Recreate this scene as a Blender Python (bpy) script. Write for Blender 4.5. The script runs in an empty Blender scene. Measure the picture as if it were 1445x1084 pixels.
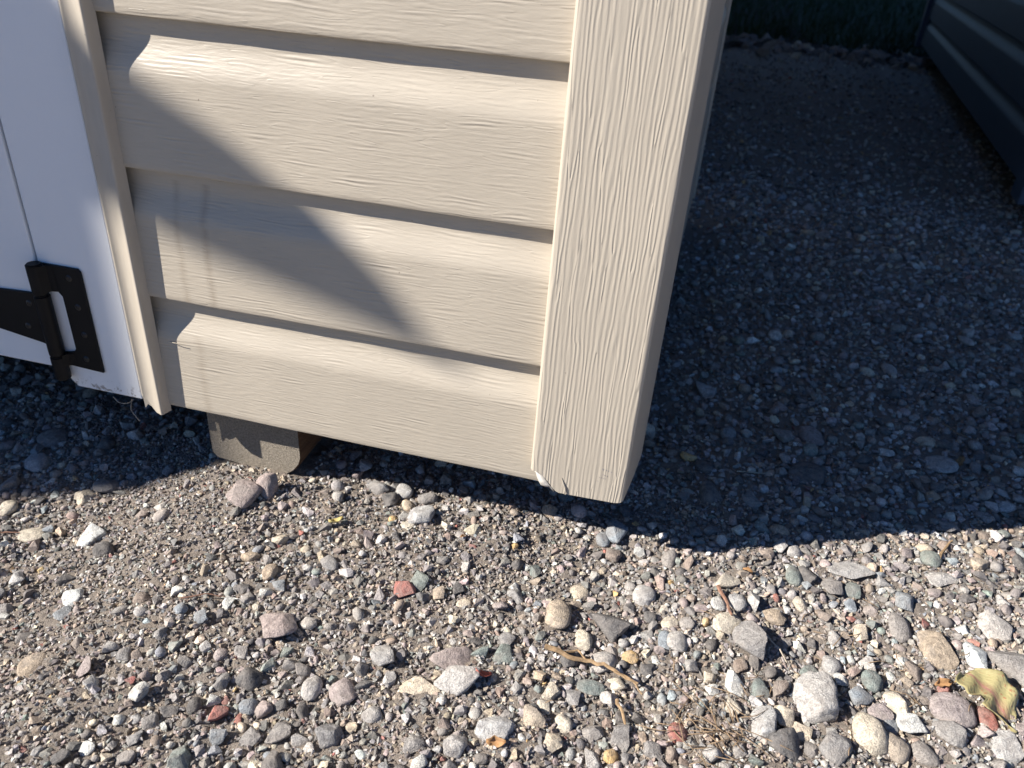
import bpy, bmesh, math, random
import numpy as np
from mathutils import Vector, Matrix, noise as mnoise

random.seed(7); rng = np.random.default_rng(7)
scene = bpy.context.scene
C = scene.collection

# ------------------------------------------------------------------ camera, sky, sun, exposure
PW, PH, F = 1445.0, 1084.0, 1103.85
CAM = np.array([0.10167, -0.59824, 0.47151])
def _rod(r):
    th = np.linalg.norm(r); k = r / th
    K = np.array([[0, -k[2], k[1]], [k[2], 0, -k[0]], [-k[1], k[0], 0]])
    return np.eye(3) + math.sin(th) * K + (1 - math.cos(th)) * K @ K
RM = _rod(np.array([0.531679, 0.222834, 0.129578])) @ np.array([[1, 0, 0], [0, 0, -1], [0, 1, 0]], float)
cam_d = bpy.data.cameras.new('camera'); cam = bpy.data.objects.new('camera', cam_d); C.objects.link(cam)
M = Matrix.Identity(4)
for i in range(3):
    M[i][0] = RM[0][i]; M[i][1] = -RM[1][i]; M[i][2] = -RM[2][i]; M[i][3] = CAM[i]
cam.matrix_world = M
cam_d.sensor_width = 36.0; cam_d.lens = F / PW * 36.0
cam_d.clip_start = 0.02; cam_d.clip_end = 1000
cam_d.dof.use_dof = True; cam_d.dof.focus_distance = 0.72; cam_d.dof.aperture_fstop = 9.0
scene.camera = cam

SUN = Vector((-2.15, -1.0, 1.6)).normalized()
EL = math.asin(SUN.z)
world = bpy.data.worlds.new('World'); scene.world = world; world.use_nodes = True
wn = world.node_tree.nodes; wl = world.node_tree.links
sky = wn.new('ShaderNodeTexSky'); sky.sky_type = 'NISHITA'; sky.sun_disc = False
sky.sun_elevation = EL; sky.sun_rotation = math.atan2(SUN.x, SUN.y)
sky.air_density = 0.8; sky.dust_density = 0.0; sky.ozone_density = 10.0
wn['Background'].inputs['Strength'].default_value = 0.058
wl.new(sky.outputs[0], wn['Background'].inputs['Color'])
sun_d = bpy.data.lights.new('sun', 'SUN'); sun_d.energy = 5.0; sun_d.angle = math.radians(0.53); sun_d.color = (1.0, 0.95, 0.88)
sun = bpy.data.objects.new('sun', sun_d); C.objects.link(sun)
sun.rotation_euler = SUN.to_track_quat('Z', 'Y').to_euler(); sun.location = (-6, -3, 6)
scene.view_settings.view_transform = 'Standard'; scene.view_settings.look = 'None'
scene.view_settings.exposure = 1.0; scene.view_settings.gamma = 1.0

def ray(u, v):
    d = RM.T @ np.array([(u - PW / 2) / F, (v - PH / 2) / F, 1.0]); return d
def hit(u, v, ax, val):
    d = ray(u, v); return CAM + d * ((val - CAM[ax]) / d[ax])
def proj(P):
    q = RM @ (np.asarray(P, float) - CAM); return PW / 2 + F * q[0] / q[2], PH / 2 + F * q[1] / q[2], q[2]

# ------------------------------------------------------------------ helpers
def tag(o, label=None, cat=None, group=None, kind=None):
    if label: o['label'] = label
    if cat: o['category'] = cat
    if group: o['group'] = group
    if kind: o['kind'] = kind
    return o
def link(name, me, mat=None, parent=None, loc=(0, 0, 0), rotz=0.0):
    o = bpy.data.objects.new(name, me); C.objects.link(o)
    if mat is not None and me is not None and len(me.materials) == 0: me.materials.append(mat)
    o.parent = parent; o.location = loc; o.rotation_euler = (0, 0, rotz)
    return o
def empty(name, loc=(0, 0, 0), rotz=0.0):
    o = bpy.data.objects.new(name, None); C.objects.link(o); o.location = loc; o.rotation_euler = (0, 0, rotz)
    o.empty_display_size = 0.1
    return o
def mesh_of(name, verts, faces, smooth=False, sharp=None):
    me = bpy.data.meshes.new(name); me.from_pydata([tuple(v) for v in verts], [], faces); me.update()
    if smooth:
        me.polygons.foreach_set('use_smooth', [True] * len(me.polygons))
        if sharp: me.set_sharp_from_angle(angle=math.radians(sharp))
    return me
def from_bm(name, bm, smooth=False, sharp=None):
    me = bpy.data.meshes.new(name); bm.to_mesh(me); bm.free()
    if smooth:
        me.polygons.foreach_set('use_smooth', [True] * len(me.polygons))
        if sharp: me.set_sharp_from_angle(angle=math.radians(sharp))
    return me
def box_bm(bm, x0, x1, y0, y1, z0, z1, bevel=0.0):
    r = bmesh.ops.create_cube(bm, size=1.0)['verts']
    for v in r:
        v.co = Vector(((x0 + x1) / 2 + v.co.x * (x1 - x0), (y0 + y1) / 2 + v.co.y * (y1 - y0), (z0 + z1) / 2 + v.co.z * (z1 - z0)))
    if bevel:
        es = list({e for v in r for e in v.link_edges})
        bmesh.ops.bevel(bm, geom=es, offset=bevel, segments=2, profile=0.5, affect='EDGES')
def box(name, x0, x1, y0, y1, z0, z1, mat, parent=None, bevel=0.0):
    bm = bmesh.new(); box_bm(bm, x0, x1, y0, y1, z0, z1, bevel)
    return link(name, from_bm(name, bm), mat, parent)
def sheet(name, pts, y0, y1, mat, parent=None, bevel=0.0):
    """outline in x,z extruded from y0 to y1"""
    bm = bmesh.new()
    a = [bm.verts.new((x, y0, z)) for x, z in pts]; f = bm.faces.new(a)
    g = bmesh.ops.extrude_face_region(bm, geom=[f])
    for v in g['geom']:
        if isinstance(v, bmesh.types.BMVert): v.co.y = y1
    bmesh.ops.recalc_face_normals(bm, faces=bm.faces)
    if bevel:
        bmesh.ops.bevel(bm, geom=list(bm.edges), offset=bevel, segments=2, profile=0.5, affect='EDGES')
    return link(name, from_bm(name, bm), mat, parent)
def tube_mesh(name, pts, radii, sides=6):
    V = []; Fc = []; n = len(pts); P = [Vector(p) for p in pts]
    for i, p in enumerate(P):
        t = (P[min(i + 1, n - 1)] - P[max(i - 1, 0)]).normalized()
        a = t.cross(Vector((0, 0, 1)));  a = a.normalized() if a.length > 1e-4 else Vector((1, 0, 0))
        b = t.cross(a)
        for k in range(sides):
            an = 2 * math.pi * k / sides
            V.append(p + (a * math.cos(an) + b * math.sin(an)) * radii[i])
    for i in range(n - 1):
        for k in range(sides):
            Fc.append((i * sides + k, i * sides + (k + 1) % sides, (i + 1) * sides + (k + 1) % sides, (i + 1) * sides + k))
    Fc.append(tuple(range(sides))[::-1]); Fc.append(tuple((n - 1) * sides + k for k in range(sides)))
    return mesh_of(name, V, Fc, True, 50)

# ------------------------------------------------------------------ materials
def newmat(name, rough=0.6, spec=0.5):
    m = bpy.data.materials.new(name); m.use_nodes = True
    nt = m.node_tree; b = nt.nodes['Principled BSDF']
    b.inputs['Roughness'].default_value = rough; b.inputs['Specular IOR Level'].default_value = spec
    return m, nt, b
def N(nt, t, **kw):
    n = nt.nodes.new(t)
    for k, v in kw.items():
        if k in n.inputs.keys(): n.inputs[k].default_value = v
        else: setattr(n, k, v)
    return n
def math_(nt, op, a, b=None, c=None):
    n = nt.nodes.new('ShaderNodeMath'); n.operation = op
    for i, v in enumerate((a, b, c)):
        if v is None: continue
        if isinstance(v, (int, float)): n.inputs[i].default_value = v
        else: nt.links.new(v, n.inputs[i])
    return n.outputs[0]
def ramp(nt, fac, stops):
    r = nt.nodes.new('ShaderNodeValToRGB'); e = r.color_ramp.elements
    while len(e) < len(stops): e.new(0.5)
    for i, (p, c) in enumerate(stops):
        e[i].position = p; e[i].color = (*c, 1) if len(c) == 3 else c
    nt.links.new(fac, r.inputs[0]); return r.outputs[0]
def mixc(nt, fac, a, b, mode='MIX'):
    n = nt.nodes.new('ShaderNodeMix'); n.data_type = 'RGBA'; n.blend_type = mode
    for s, v in ((n.inputs[0], fac), (n.inputs[6], a), (n.inputs[7], b)):
        if isinstance(v, (int, float)): s.default_value = v
        elif isinstance(v, tuple): s.default_value = (*v, 1)
        else: nt.links.new(v, s)
    return n.outputs[2]
def noise(nt, vec, scale, detail=3.0, rough=0.55, dist=0.0):
    n = N(nt, 'ShaderNodeTexNoise', Scale=scale, Detail=detail, Roughness=rough, Distortion=dist)
    if vec is not None: nt.links.new(vec, n.inputs['Vector'])
    return n.outputs['Fac']
def bump(nt, h, dist, strength=1.0, prev=None):
    n = N(nt, 'ShaderNodeBump', Strength=strength, Distance=dist)
    nt.links.new(h, n.inputs['Height'])
    if prev is not None: nt.links.new(prev, n.inputs['Normal'])
    return n.outputs[0]

def vinyl(name, col, lu, lv, depth, stains=False, spec=0.4, rough=0.42, vmix=0.8, pmix=0.10):
    """embossed wood grain vinyl; UV u runs along the grain in metres, v across it"""
    m, nt, b = newmat(name, rough, spec)
    uv = N(nt, 'ShaderNodeUVMap'); uv.uv_map = 'grain'
    oi = N(nt, 'ShaderNodeObjectInfo')
    sep = N(nt, 'ShaderNodeSeparateXYZ'); nt.links.new(uv.outputs[0], sep.inputs[0])
    off = math_(nt, 'MULTIPLY', oi.outputs['Random'], 41.0)
    u = math_(nt, 'ADD', math_(nt, 'MULTIPLY', sep.outputs[0], lu), off)
    v = math_(nt, 'ADD', math_(nt, 'MULTIPLY', sep.outputs[1], lv), off)
    cb = N(nt, 'ShaderNodeCombineXYZ'); nt.links.new(u, cb.inputs[0]); nt.links.new(v, cb.inputs[1])
    # gentle wander of the grain
    w = noise(nt, cb.outputs[0], 0.35, 2.0)
    v2 = math_(nt, 'ADD', v, math_(nt, 'MULTIPLY', math_(nt, 'SUBTRACT', w, 0.5), 1.5))
    cb2 = N(nt, 'ShaderNodeCombineXYZ'); nt.links.new(u, cb2.inputs[0]); nt.links.new(v2, cb2.inputs[1])
    g = nt.nodes.new('ShaderNodeTexGabor'); g.gabor_type = '2D'
    g.inputs['Scale'].default_value = 0.55; g.inputs['Frequency'].default_value = 1.9
    g.inputs['Anisotropy'].default_value = 0.97; g.inputs['Orientation'].default_value = math.radians(90)
    nt.links.new(cb2.outputs[0], g.inputs['Vector'])
    ph = math_(nt, 'SINE', math_(nt, 'MULTIPLY', g.outputs['Phase'], 2 * math.pi))
    gv = math_(nt, 'ADD', math_(nt, 'MULTIPLY', g.outputs['Value'], vmix), math_(nt, 'MULTIPLY', ph, pmix))
    n2 = noise(nt, cb2.outputs[0], 1.6, 3.0, 0.6)
    h = math_(nt, 'ADD', math_(nt, 'MULTIPLY', gv, 0.85), math_(nt, 'MULTIPLY', n2, 0.28))
    nrm = bump(nt, h, depth)
    geo = N(nt, 'ShaderNodeNewGeometry')
    big = noise(nt, geo.outputs['Position'], 9.0, 4.0)
    c = mixc(nt, ramp(nt, big, [(0.35, (0, 0, 0)), (0.7, (1, 1, 1))]), tuple(x * 0.95 for x in col), tuple(min(1, x * 1.03) for x in col))
    # darker tone in the grooves of the grain
    c = mixc(nt, math_(nt, 'MULTIPLY', ramp(nt, h, [(0.35, (1, 1, 1)), (0.6, (0, 0, 0))]), 0.22), c, (col[0] * 0.62, col[1] * 0.58, col[2] * 0.56))
    # specks of dirt
    sp = noise(nt, geo.outputs['Position'], 260.0, 1.0)
    c = mixc(nt, math_(nt, 'MULTIPLY', ramp(nt, sp, [(0.80, (0, 0, 0)), (0.83, (1, 1, 1))]), 0.55), c, (0.10, 0.07, 0.05))
    if stains:
        px = N(nt, 'ShaderNodeSeparateXYZ'); nt.links.new(geo.outputs['Position'], px.inputs[0])
        for x0, wd, z0, z1, k in ((-0.3505, 0.0055, 0.126, 0.245, 0.26), (-0.3225, 0.0060, 0.126, 0.245, 0.30), (-0.347, 0.007, -0.01, 0.09, 0.20)):
            wob = math_(nt, 'MULTIPLY', math_(nt, 'SUBTRACT', noise(nt, geo.outputs['Position'], 35.0, 2.0), 0.5), 0.006)
            d = math_(nt, 'ABSOLUTE', math_(nt, 'ADD', math_(nt, 'SUBTRACT', px.outputs[0], x0), wob))
            a = math_(nt, 'SUBTRACT', 1.0, math_(nt, 'DIVIDE', d, wd)); a = math_(nt, 'MAXIMUM', a, 0.0)
            zz = math_(nt, 'MULTIPLY', math_(nt, 'GREATER_THAN', px.outputs[2], z0), math_(nt, 'LESS_THAN', px.outputs[2], z1))
            brk = noise(nt, geo.outputs['Position'], 90.0, 3.0)
            a = math_(nt, 'MULTIPLY', math_(nt, 'MULTIPLY', a, zz), math_(nt, 'MULTIPLY', brk, 1.6 * k))
            c = mixc(nt, a, c, (0.16, 0.105, 0.06))
    nt.links.new(c, b.inputs['Base Color']); nt.links.new(nrm, b.inputs['Normal'])
    return m
BEIGE = (0.475, 0.418, 0.335)
m_siding = vinyl('vinyl_siding', BEIGE, 44.0, 235.0, 0.0012, stains=True)
m_post = vinyl('vinyl_corner_post', (0.495, 0.438, 0.355), 28.0, 255.0, 0.0010, vmix=0.45, pmix=0.19)
m_trim = vinyl('vinyl_trim', (0.475, 0.418, 0.338), 40.0, 120.0, 0.00006, rough=0.5)
m_dark_siding = vinyl('slate_blue_siding', (0.06, 0.085, 0.125), 42.0, 210.0, 0.0005, rough=0.5)

def simple(name, col, rough=0.6, nscale=40.0, var=0.12, bdist=0.0, bscale=200.0, spec=0.4, metal=0.0):
    m, nt, b = newmat(name, rough, spec); b.inputs['Metallic'].default_value = metal
    tc = N(nt, 'ShaderNodeTexCoord'); n = noise(nt, tc.outputs['Object'], nscale, 4.0)
    c = mixc(nt, ramp(nt, n, [(0.3, (0, 0, 0)), (0.7, (1, 1, 1))]), tuple(x * (1 - var) for x in col), tuple(min(1, x * (1 + var)) for x in col))
    nt.links.new(c, b.inputs['Base Color'])
    if bdist: nt.links.new(bump(nt, noise(nt, tc.outputs['Object'], bscale, 4.0), bdist), b.inputs['Normal'])
    return m
def white_paint():
    m, nt, b = newmat('white_painted_door', 0.38, 0.5)
    geo = N(nt, 'ShaderNodeNewGeometry'); s = N(nt, 'ShaderNodeSeparateXYZ'); nt.links.new(geo.outputs['Position'], s.inputs[0])
    n1 = noise(nt, geo.outputs['Position'], 120.0, 4.0, 0.7)
    low = math_(nt, 'SUBTRACT', 1.0, math_(nt, 'DIVIDE', math_(nt, 'ABSOLUTE', math_(nt, 'SUBTRACT', s.outputs[2], 0.003)), 0.014)); low = math_(nt, 'MAXIMUM', low, 0.0)
    st = math_(nt, 'MULTIPLY', low, ramp(nt, n1, [(0.53, (0, 0, 0)), (0.62, (1, 1, 1))]))
    n2 = noise(nt, geo.outputs['Position'], 14.0, 4.0)
    c = mixc(nt, n2, (0.74, 0.75, 0.76), (0.80, 0.80, 0.80))
    c = mixc(nt, math_(nt, 'MULTIPLY', st, 0.8), c, (0.17, 0.12, 0.07))
    nt.links.new(c, b.inputs['Base Color'])
    nt.links.new(bump(nt, noise(nt, geo.outputs['Position'], 60.0, 3.0), 0.0002), b.inputs['Normal'])
    return m
m_white = white_paint()
m_black = simple('black_powder_coat', (0.0025, 0.003, 0.0045), 0.5, 60, 0.3, 0.00012, 900, 0.22)
m_screw = simple('black_screw', (0.012, 0.012, 0.013), 0.35, 60, 0.2)
m_rawwood = simple('raw_wood_edge', (0.17, 0.12, 0.08), 0.85, 90, 0.4, 0.0004, 300)
m_ply = simple('plywood', (0.42, 0.30, 0.18), 0.7, 12, 0.2, 0.0002, 90)  # plywood look, used only on the added shadow caster
m_floor = simple('shed_floor_board', (0.16, 0.12, 0.08), 0.85, 20, 0.3)
m_roof = simple('shingle_roof', (0.06, 0.06, 0.065), 0.9, 60, 0.4, 0.002, 150)
m_twig = simple('dry_twig', (0.30, 0.20, 0.11), 0.8, 300, 0.4, 0.0004, 700)
m_redtwig = simple('reddish_twig', (0.22, 0.12, 0.08), 0.8, 300, 0.4, 0.0004, 700)
m_straw = simple('dry_needle', (0.24, 0.165, 0.10), 0.75, 200, 0.4)
m_fibre = simple('pale_fibre', (0.42, 0.36, 0.28), 0.8, 200, 0.3)
m_ink = simple('grey_ink', (0.27, 0.25, 0.26), 0.6, 900, 0.35)
m_litter = simple('brown_leaf_litter', (0.20, 0.12, 0.06), 0.85, 200, 0.5)
m_orange = simple('orange_leaf', (0.34, 0.19, 0.085), 0.7, 200, 0.4)
m_grass = simple('lawn_grass', (0.03, 0.06, 0.018), 0.6, 3, 0.4)

def endgrain_wood():
    m, nt, b = newmat('weathered_timber', 0.9, 0.2)
    geo = N(nt, 'ShaderNodeNewGeometry'); P = geo.outputs['Position']
    sN = N(nt, 'ShaderNodeSeparateXYZ'); nt.links.new(geo.outputs['True Normal'], sN.inputs[0])
    sP = N(nt, 'ShaderNodeSeparateXYZ'); nt.links.new(P, sP.inputs[0])
    endf = math_(nt, 'GREATER_THAN', math_(nt, 'ABSOLUTE', sN.outputs[1]), 0.6)
    # growth rings on the end, long grain on the sides
    cx = math_(nt, 'ADD', sP.outputs[0], 0.30); cz = math_(nt, 'ADD', sP.outputs[2], 0.13)
    rr = math_(nt, 'SQRT', math_(nt, 'ADD', math_(nt, 'MULTIPLY', cx, cx), math_(nt, 'MULTIPLY', cz, cz)))
    rings = math_(nt, 'SINE', math_(nt, 'ADD', math_(nt, 'MULTIPLY', rr, 1500.0), math_(nt, 'MULTIPLY', noise(nt, P, 60, 3), 14.0)))
    fine = ramp(nt, noise(nt, P, 620, 5, 0.75), [(0.3, (0, 0, 0)), (0.7, (1, 1, 1))])
    mp = N(nt, 'ShaderNodeMapping'); mp.inputs['Scale'].default_value = (1, 0.06, 1); nt.links.new(P, mp.inputs[0])
    lg = noise(nt, mp.outputs[0], 260, 4)
    ce = mixc(nt, fine, (0.30, 0.25, 0.19), (0.74, 0.65, 0.53))
    ce = mixc(nt, math_(nt, 'MULTIPLY', ramp(nt, rings, [(0.2, (1, 1, 1)), (0.6, (0, 0, 0))]), 0.10), ce, (0.15, 0.11, 0.08))
    cs = mixc(nt, lg, (0.14, 0.075, 0.045), (0.33, 0.20, 0.12))
    nt.links.new(mixc(nt, endf, cs, ce), b.inputs['Base Color'])
    hh = math_(nt, 'ADD', math_(nt, 'MULTIPLY', fine, 1.0), math_(nt, 'MULTIPLY', rings, 0.03))
    nt.links.new(bump(nt, hh, 0.0045), b.inputs['Normal'])
    return m
m_timber = endgrain_wood()

def stone_mat(name, use_obj):
    m, nt, b = newmat(name, 0.82, 0.25)
    geo = N(nt, 'ShaderNodeNewGeometry'); P = geo.outputs['Position']
    if use_obj:
        oi = N(nt, 'ShaderNodeObjectInfo'); col = oi.outputs['Color']
    else:
        at = N(nt, 'ShaderNodeVertexColor'); at.layer_name = 'Col'; col = at.outputs['Color']
    n1 = noise(nt, P, 170, 5, 0.65, 0.4); n2 = noise(nt, P, 900, 3, 0.7); n3 = noise(nt, P, 60, 3, 0.5, 1.0)
    c = mixc(nt, 1.0, col, ramp(nt, n1, [(0.30, (0.62, 0.60, 0.60)), (0.5, (1.04, 1.03, 1.02)), (0.72, (1.42, 1.40, 1.36))]), 'MULTIPLY')
    c = mixc(nt, 1.0, c, ramp(nt, n2, [(0.30, (0.50, 0.50, 0.51)), (0.52, (1, 1, 1)), (0.74, (1.5, 1.48, 1.45))]), 'MULTIPLY')
    # pale grey-brown rock dust lying in patches
    c = mixc(nt, math_(nt, 'MULTIPLY', ramp(nt, n3, [(0.45, (0, 0, 0)), (0.62, (1, 1, 1))]), 0.38), c, (0.34, 0.30, 0.265))
    nt.links.new(c, b.inputs['Base Color'])
    hh = math_(nt, 'ADD', math_(nt, 'MULTIPLY', n1, 0.8), math_(nt, 'MULTIPLY', n2, 0.45))
    nt.links.new(bump(nt, hh, 0.0034 if use_obj else 0.0020), b.inputs['Normal'])
    return m
m_stone = stone_mat('stone', True); m_gravel = stone_mat('gravel', False)

def ground_mat():
    m, nt, b = newmat('dirt_ground', 0.95, 0.15)
    geo = N(nt, 'ShaderNodeNewGeometry'); P = geo.outputs['Position']
    s = N(nt, 'ShaderNodeSeparateXYZ'); nt.links.new(P, s.inputs[0])
    f = noise(nt, P, 1100, 3, 0.7); n2 = noise(nt, P, 330, 4, 0.65); n3 = noise(nt, P, 14, 4)
    c = mixc(nt, ramp(nt, n2, [(0.3, (0, 0, 0)), (0.7, (1, 1, 1))]), (0.22, 0.183, 0.155), (0.40, 0.34, 0.285))
    c = mixc(nt, ramp(nt, f, [(0.3, (0, 0, 0)), (0.75, (1, 1, 1))]), mixc(nt, 0.45, c, (0.10, 0.085, 0.075)), mixc(nt, 0.4, c, (0.55, 0.49, 0.42)))
    c = mixc(nt, math_(nt, 'MULTIPLY', n3, 0.5), c, (0.33, 0.275, 0.23))
    # sandy strip, then dark leaf mould, far behind the sheds
    yy = math_(nt, 'ADD', s.outputs[1], math_(nt, 'MULTIPLY', math_(nt, 'SUBTRACT', noise(nt, P, 1.6, 4), 0.5), 1.0))
    c = mixc(nt, ramp(nt, math_(nt, 'DIVIDE', yy, 10.0), [(0.28, (0, 0, 0)), (0.32, (1, 1, 1))]), c, mixc(nt, n3, (0.30, 0.27, 0.23), (0.38, 0.34, 0.29)))
    c = mixc(nt, ramp(nt, math_(nt, 'DIVIDE', yy, 10.0), [(0.405, (0, 0, 0)), (0.42, (1, 1, 1))]), c, (0.05, 0.04, 0.03))
    nt.links.new(c, b.inputs['Base Color'])
    hh = math_(nt, 'ADD', f, math_(nt, 'MULTIPLY', n2, 1.6))
    nt.links.new(bump(nt, hh, 0.0026), b.inputs['Normal'])
    return m
m_ground = ground_mat()

# ------------------------------------------------------------------ ground
def sstep(a, b, x):
    t = np.clip((x - a) / (b - a), 0, 1); return t * t * (3 - 2 * t)
_w = [(rng.uniform(0, 6.28), rng.uniform(0, 6.28), rng.uniform(0, 6.28)) for _ in range(40)]
def waves(x, y, f0, n, seed):
    s = np.zeros_like(x)
    for k in range(n):
        a, ph, q = _w[(seed * 7 + k) % 40]; f = f0 * (0.6 + 0.9 * (q / 6.28))
        s = s + np.sin((x * math.cos(a) + y * math.sin(a)) * f * 6.28 + ph)
    return s / math.sqrt(n)
def gz(x, y):
    x = np.asarray(x, float); y = np.asarray(y, float)
    base = -0.088 - 0.034 * (1 - sstep(-0.48, -0.30, x)) + 0.013 * sstep(0.1, 0.22, x) * (1 - sstep(0.5, 0.9, x))
    near = np.exp(-(np.maximum(np.abs(x) - 1.2, 0) / 3.0) ** 2)
    return base + near * (0.0028 * waves(x, y, 4.0, 6, 1) + 0.0016 * waves(x, y, 13.0, 6, 2) + 0.0008 * waves(x, y, 40.0, 6, 3))
def axis(lo, hi, step, far, g):
    a = list(np.arange(lo, hi, step)); s = step; v = a[-1]; up = []
    while v < far: s *= g; v += s; up.append(v)
    s = step; v = lo; dn = []
    while v > -far: s *= g; v -= s; dn.append(v)
    return np.array(dn[::-1] + a + up)
gx = axis(-0.85, 0.95, 0.0045, 160, 1.12); gy = axis(-0.55, 0.6, 0.0045, 160, 1.10)
X, Y = np.meshgrid(gx, gy, indexing='ij'); Z = gz(X, Y)
fine = np.exp(-((np.maximum(np.abs(X) - 0.95, 0)) / 0.2) ** 2) * np.exp(-((np.maximum(np.abs(Y) - 0.6, 0)) / 0.2) ** 2)
Z = Z + fine * rng.normal(0, 0.0010, Z.shape)
nx, ny = X.shape
V = np.stack([X.ravel(), Y.ravel(), Z.ravel()], 1)
I = np.arange(nx * ny).reshape(nx, ny)
Q = np.stack([I[:-1, :-1].ravel(), I[1:, :-1].ravel(), I[1:, 1:].ravel(), I[:-1, 1:].ravel()], 1)
def np_mesh(name, V, Fc, smooth=None, col=None):
    me = bpy.data.meshes.new(name); k = Fc.shape[1]
    me.vertices.add(len(V)); me.vertices.foreach_set('co', V.astype(np.float32).ravel())
    me.loops.add(Fc.size); me.loops.foreach_set('vertex_index', Fc.astype(np.int32).ravel())
    me.polygons.add(len(Fc)); me.polygons.foreach_set('loop_start', np.arange(0, Fc.size, k, dtype=np.int32))
    if smooth is not None: me.polygons.foreach_set('use_smooth', smooth)
    me.update(calc_edges=True)
    if col is not None:
        a = me.color_attributes.new('Col', 'FLOAT_COLOR', 'POINT')
        a.data.foreach_set('color', np.concatenate([col, np.ones((len(col), 1))], 1).astype(np.float32).ravel())
    return me
ground = link('ground', np_mesh('ground', V, Q, np.ones(len(Q), bool)), m_ground)
tag(ground, 'brown dirt ground under the gravel, sandy further back', 'ground', kind='structure')

# lawn far behind, in shade
bm = bmesh.new(); vs = []
for i in range(25):
    x = -0.6 + i * 0.22; vs.append((x, 4.62 + 0.10 * math.sin(i * 1.7) + 0.06 * math.sin(i * 4.1)))
top = [bm.verts.new((x, 14.0, -0.080)) for x, y in vs]; bot = [bm.verts.new((x, y, -0.080)) for x, y in vs]
for i in range(24): bm.faces.new((bot[i], bot[i + 1], top[i + 1], top[i]))
lawn = link('lawn', from_bm('lawn', bm), simple('lawn_soil', (0.02, 0.032, 0.012), 0.95, 8, 0.4, 0.01, 60)); tag(lawn, 'dark green lawn in the shade beyond the sandy strip', 'lawn', kind='structure')
nb = 16000
bx = rng.uniform(-0.5, 4.4, nb); by = 4.66 + 6.5 * rng.random(nb) ** 1.5; bh = rng.uniform(0.04, 0.11, nb); ba = rng.uniform(0, 6.28, nb); bw = rng.uniform(0.003, 0.006, nb)
lean = rng.normal(0, 0.03, (nb, 2)); bz = np.full(nb, -0.082)
Vb = np.stack([np.stack([bx - bw * np.cos(ba), by - bw * np.sin(ba), bz], 1), np.stack([bx + bw * np.cos(ba), by + bw * np.sin(ba), bz], 1), np.stack([bx + lean[:, 0], by + lean[:, 1], bz + bh], 1)], 1).reshape(-1, 3)
gr = link('grass', np_mesh('grass', Vb, np.arange(nb * 3).reshape(-1, 3)), m_grass); tag(gr, 'rough green grass blades growing on the shaded lawn', 'grass', kind='stuff')

# ------------------------------------------------------------------ vinyl siding boards, corner posts
E_ = 0.127
def board_profile():
    p = [(0.0115, 0.0008), (0.006, -0.0002), (0.0020, -0.0004), (0.0006, 0.0002), (0.0, 0.0016)]
    for t in np.linspace(0.006, 0.077, 7): p.append((0.0011 * (t / 0.077), t))
    for t in np.linspace(0.05, 1.0, 14):
        s = t * t * (3 - 2 * t); p.append((0.0011 + 0.0094 * s, 0.079 + 0.034 * t))
    p += [(0.0105, 0.120), (0.0106, 0.134)]
    return p
PROF = board_profile()
def board_mesh(name, L, segs, seed=0, wob=0.00008):
    V = []; n = len(PROF); arc = [0.0]
    for k in range(1, n): arc.append(arc[-1] + math.hypot(PROF[k][0] - PROF[k - 1][0], PROF[k][1] - PROF[k - 1][1]))
    for i in range(segs + 1):
        x = L * i / segs
        w1 = wob * (math.sin(x * 23 + seed) + math.sin(x * 71 + seed * 2.1)); w2 = wob * 1.0 * math.sin(x * 17 + seed * 1.3)
        for k, (y, z) in enumerate(PROF):
            V.append((x, y + w1 * (1 if k > 4 else 1.6), z + w2))
    Fc = []
    for i in range(segs):
        for k in range(n - 1): Fc.append((i * n + k, (i + 1) * n + k, (i + 1) * n + k + 1, i * n + k + 1))
    me = mesh_of(name, V, Fc, True, 40)
    uvl = me.uv_layers.new(name='grain')
    for lp in me.loops:
        i, k = divmod(lp.vertex_index, n); uvl.data[lp.index].uv = (L * i / segs + seed * 0.37, arc[k])
    return me
def siding_run(parent, x0, y0, L, rotz, n, mat, segs=24, z0=0.0, kinds=4):
    ms = [board_mesh('siding_board', L, segs, s * 1.7 + L) for s in range(kinds)]
    for k in range(n):
        link('siding_board', ms[k % kinds], mat, parent, (x0, y0, z0 + k * E_), rotz)

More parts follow.
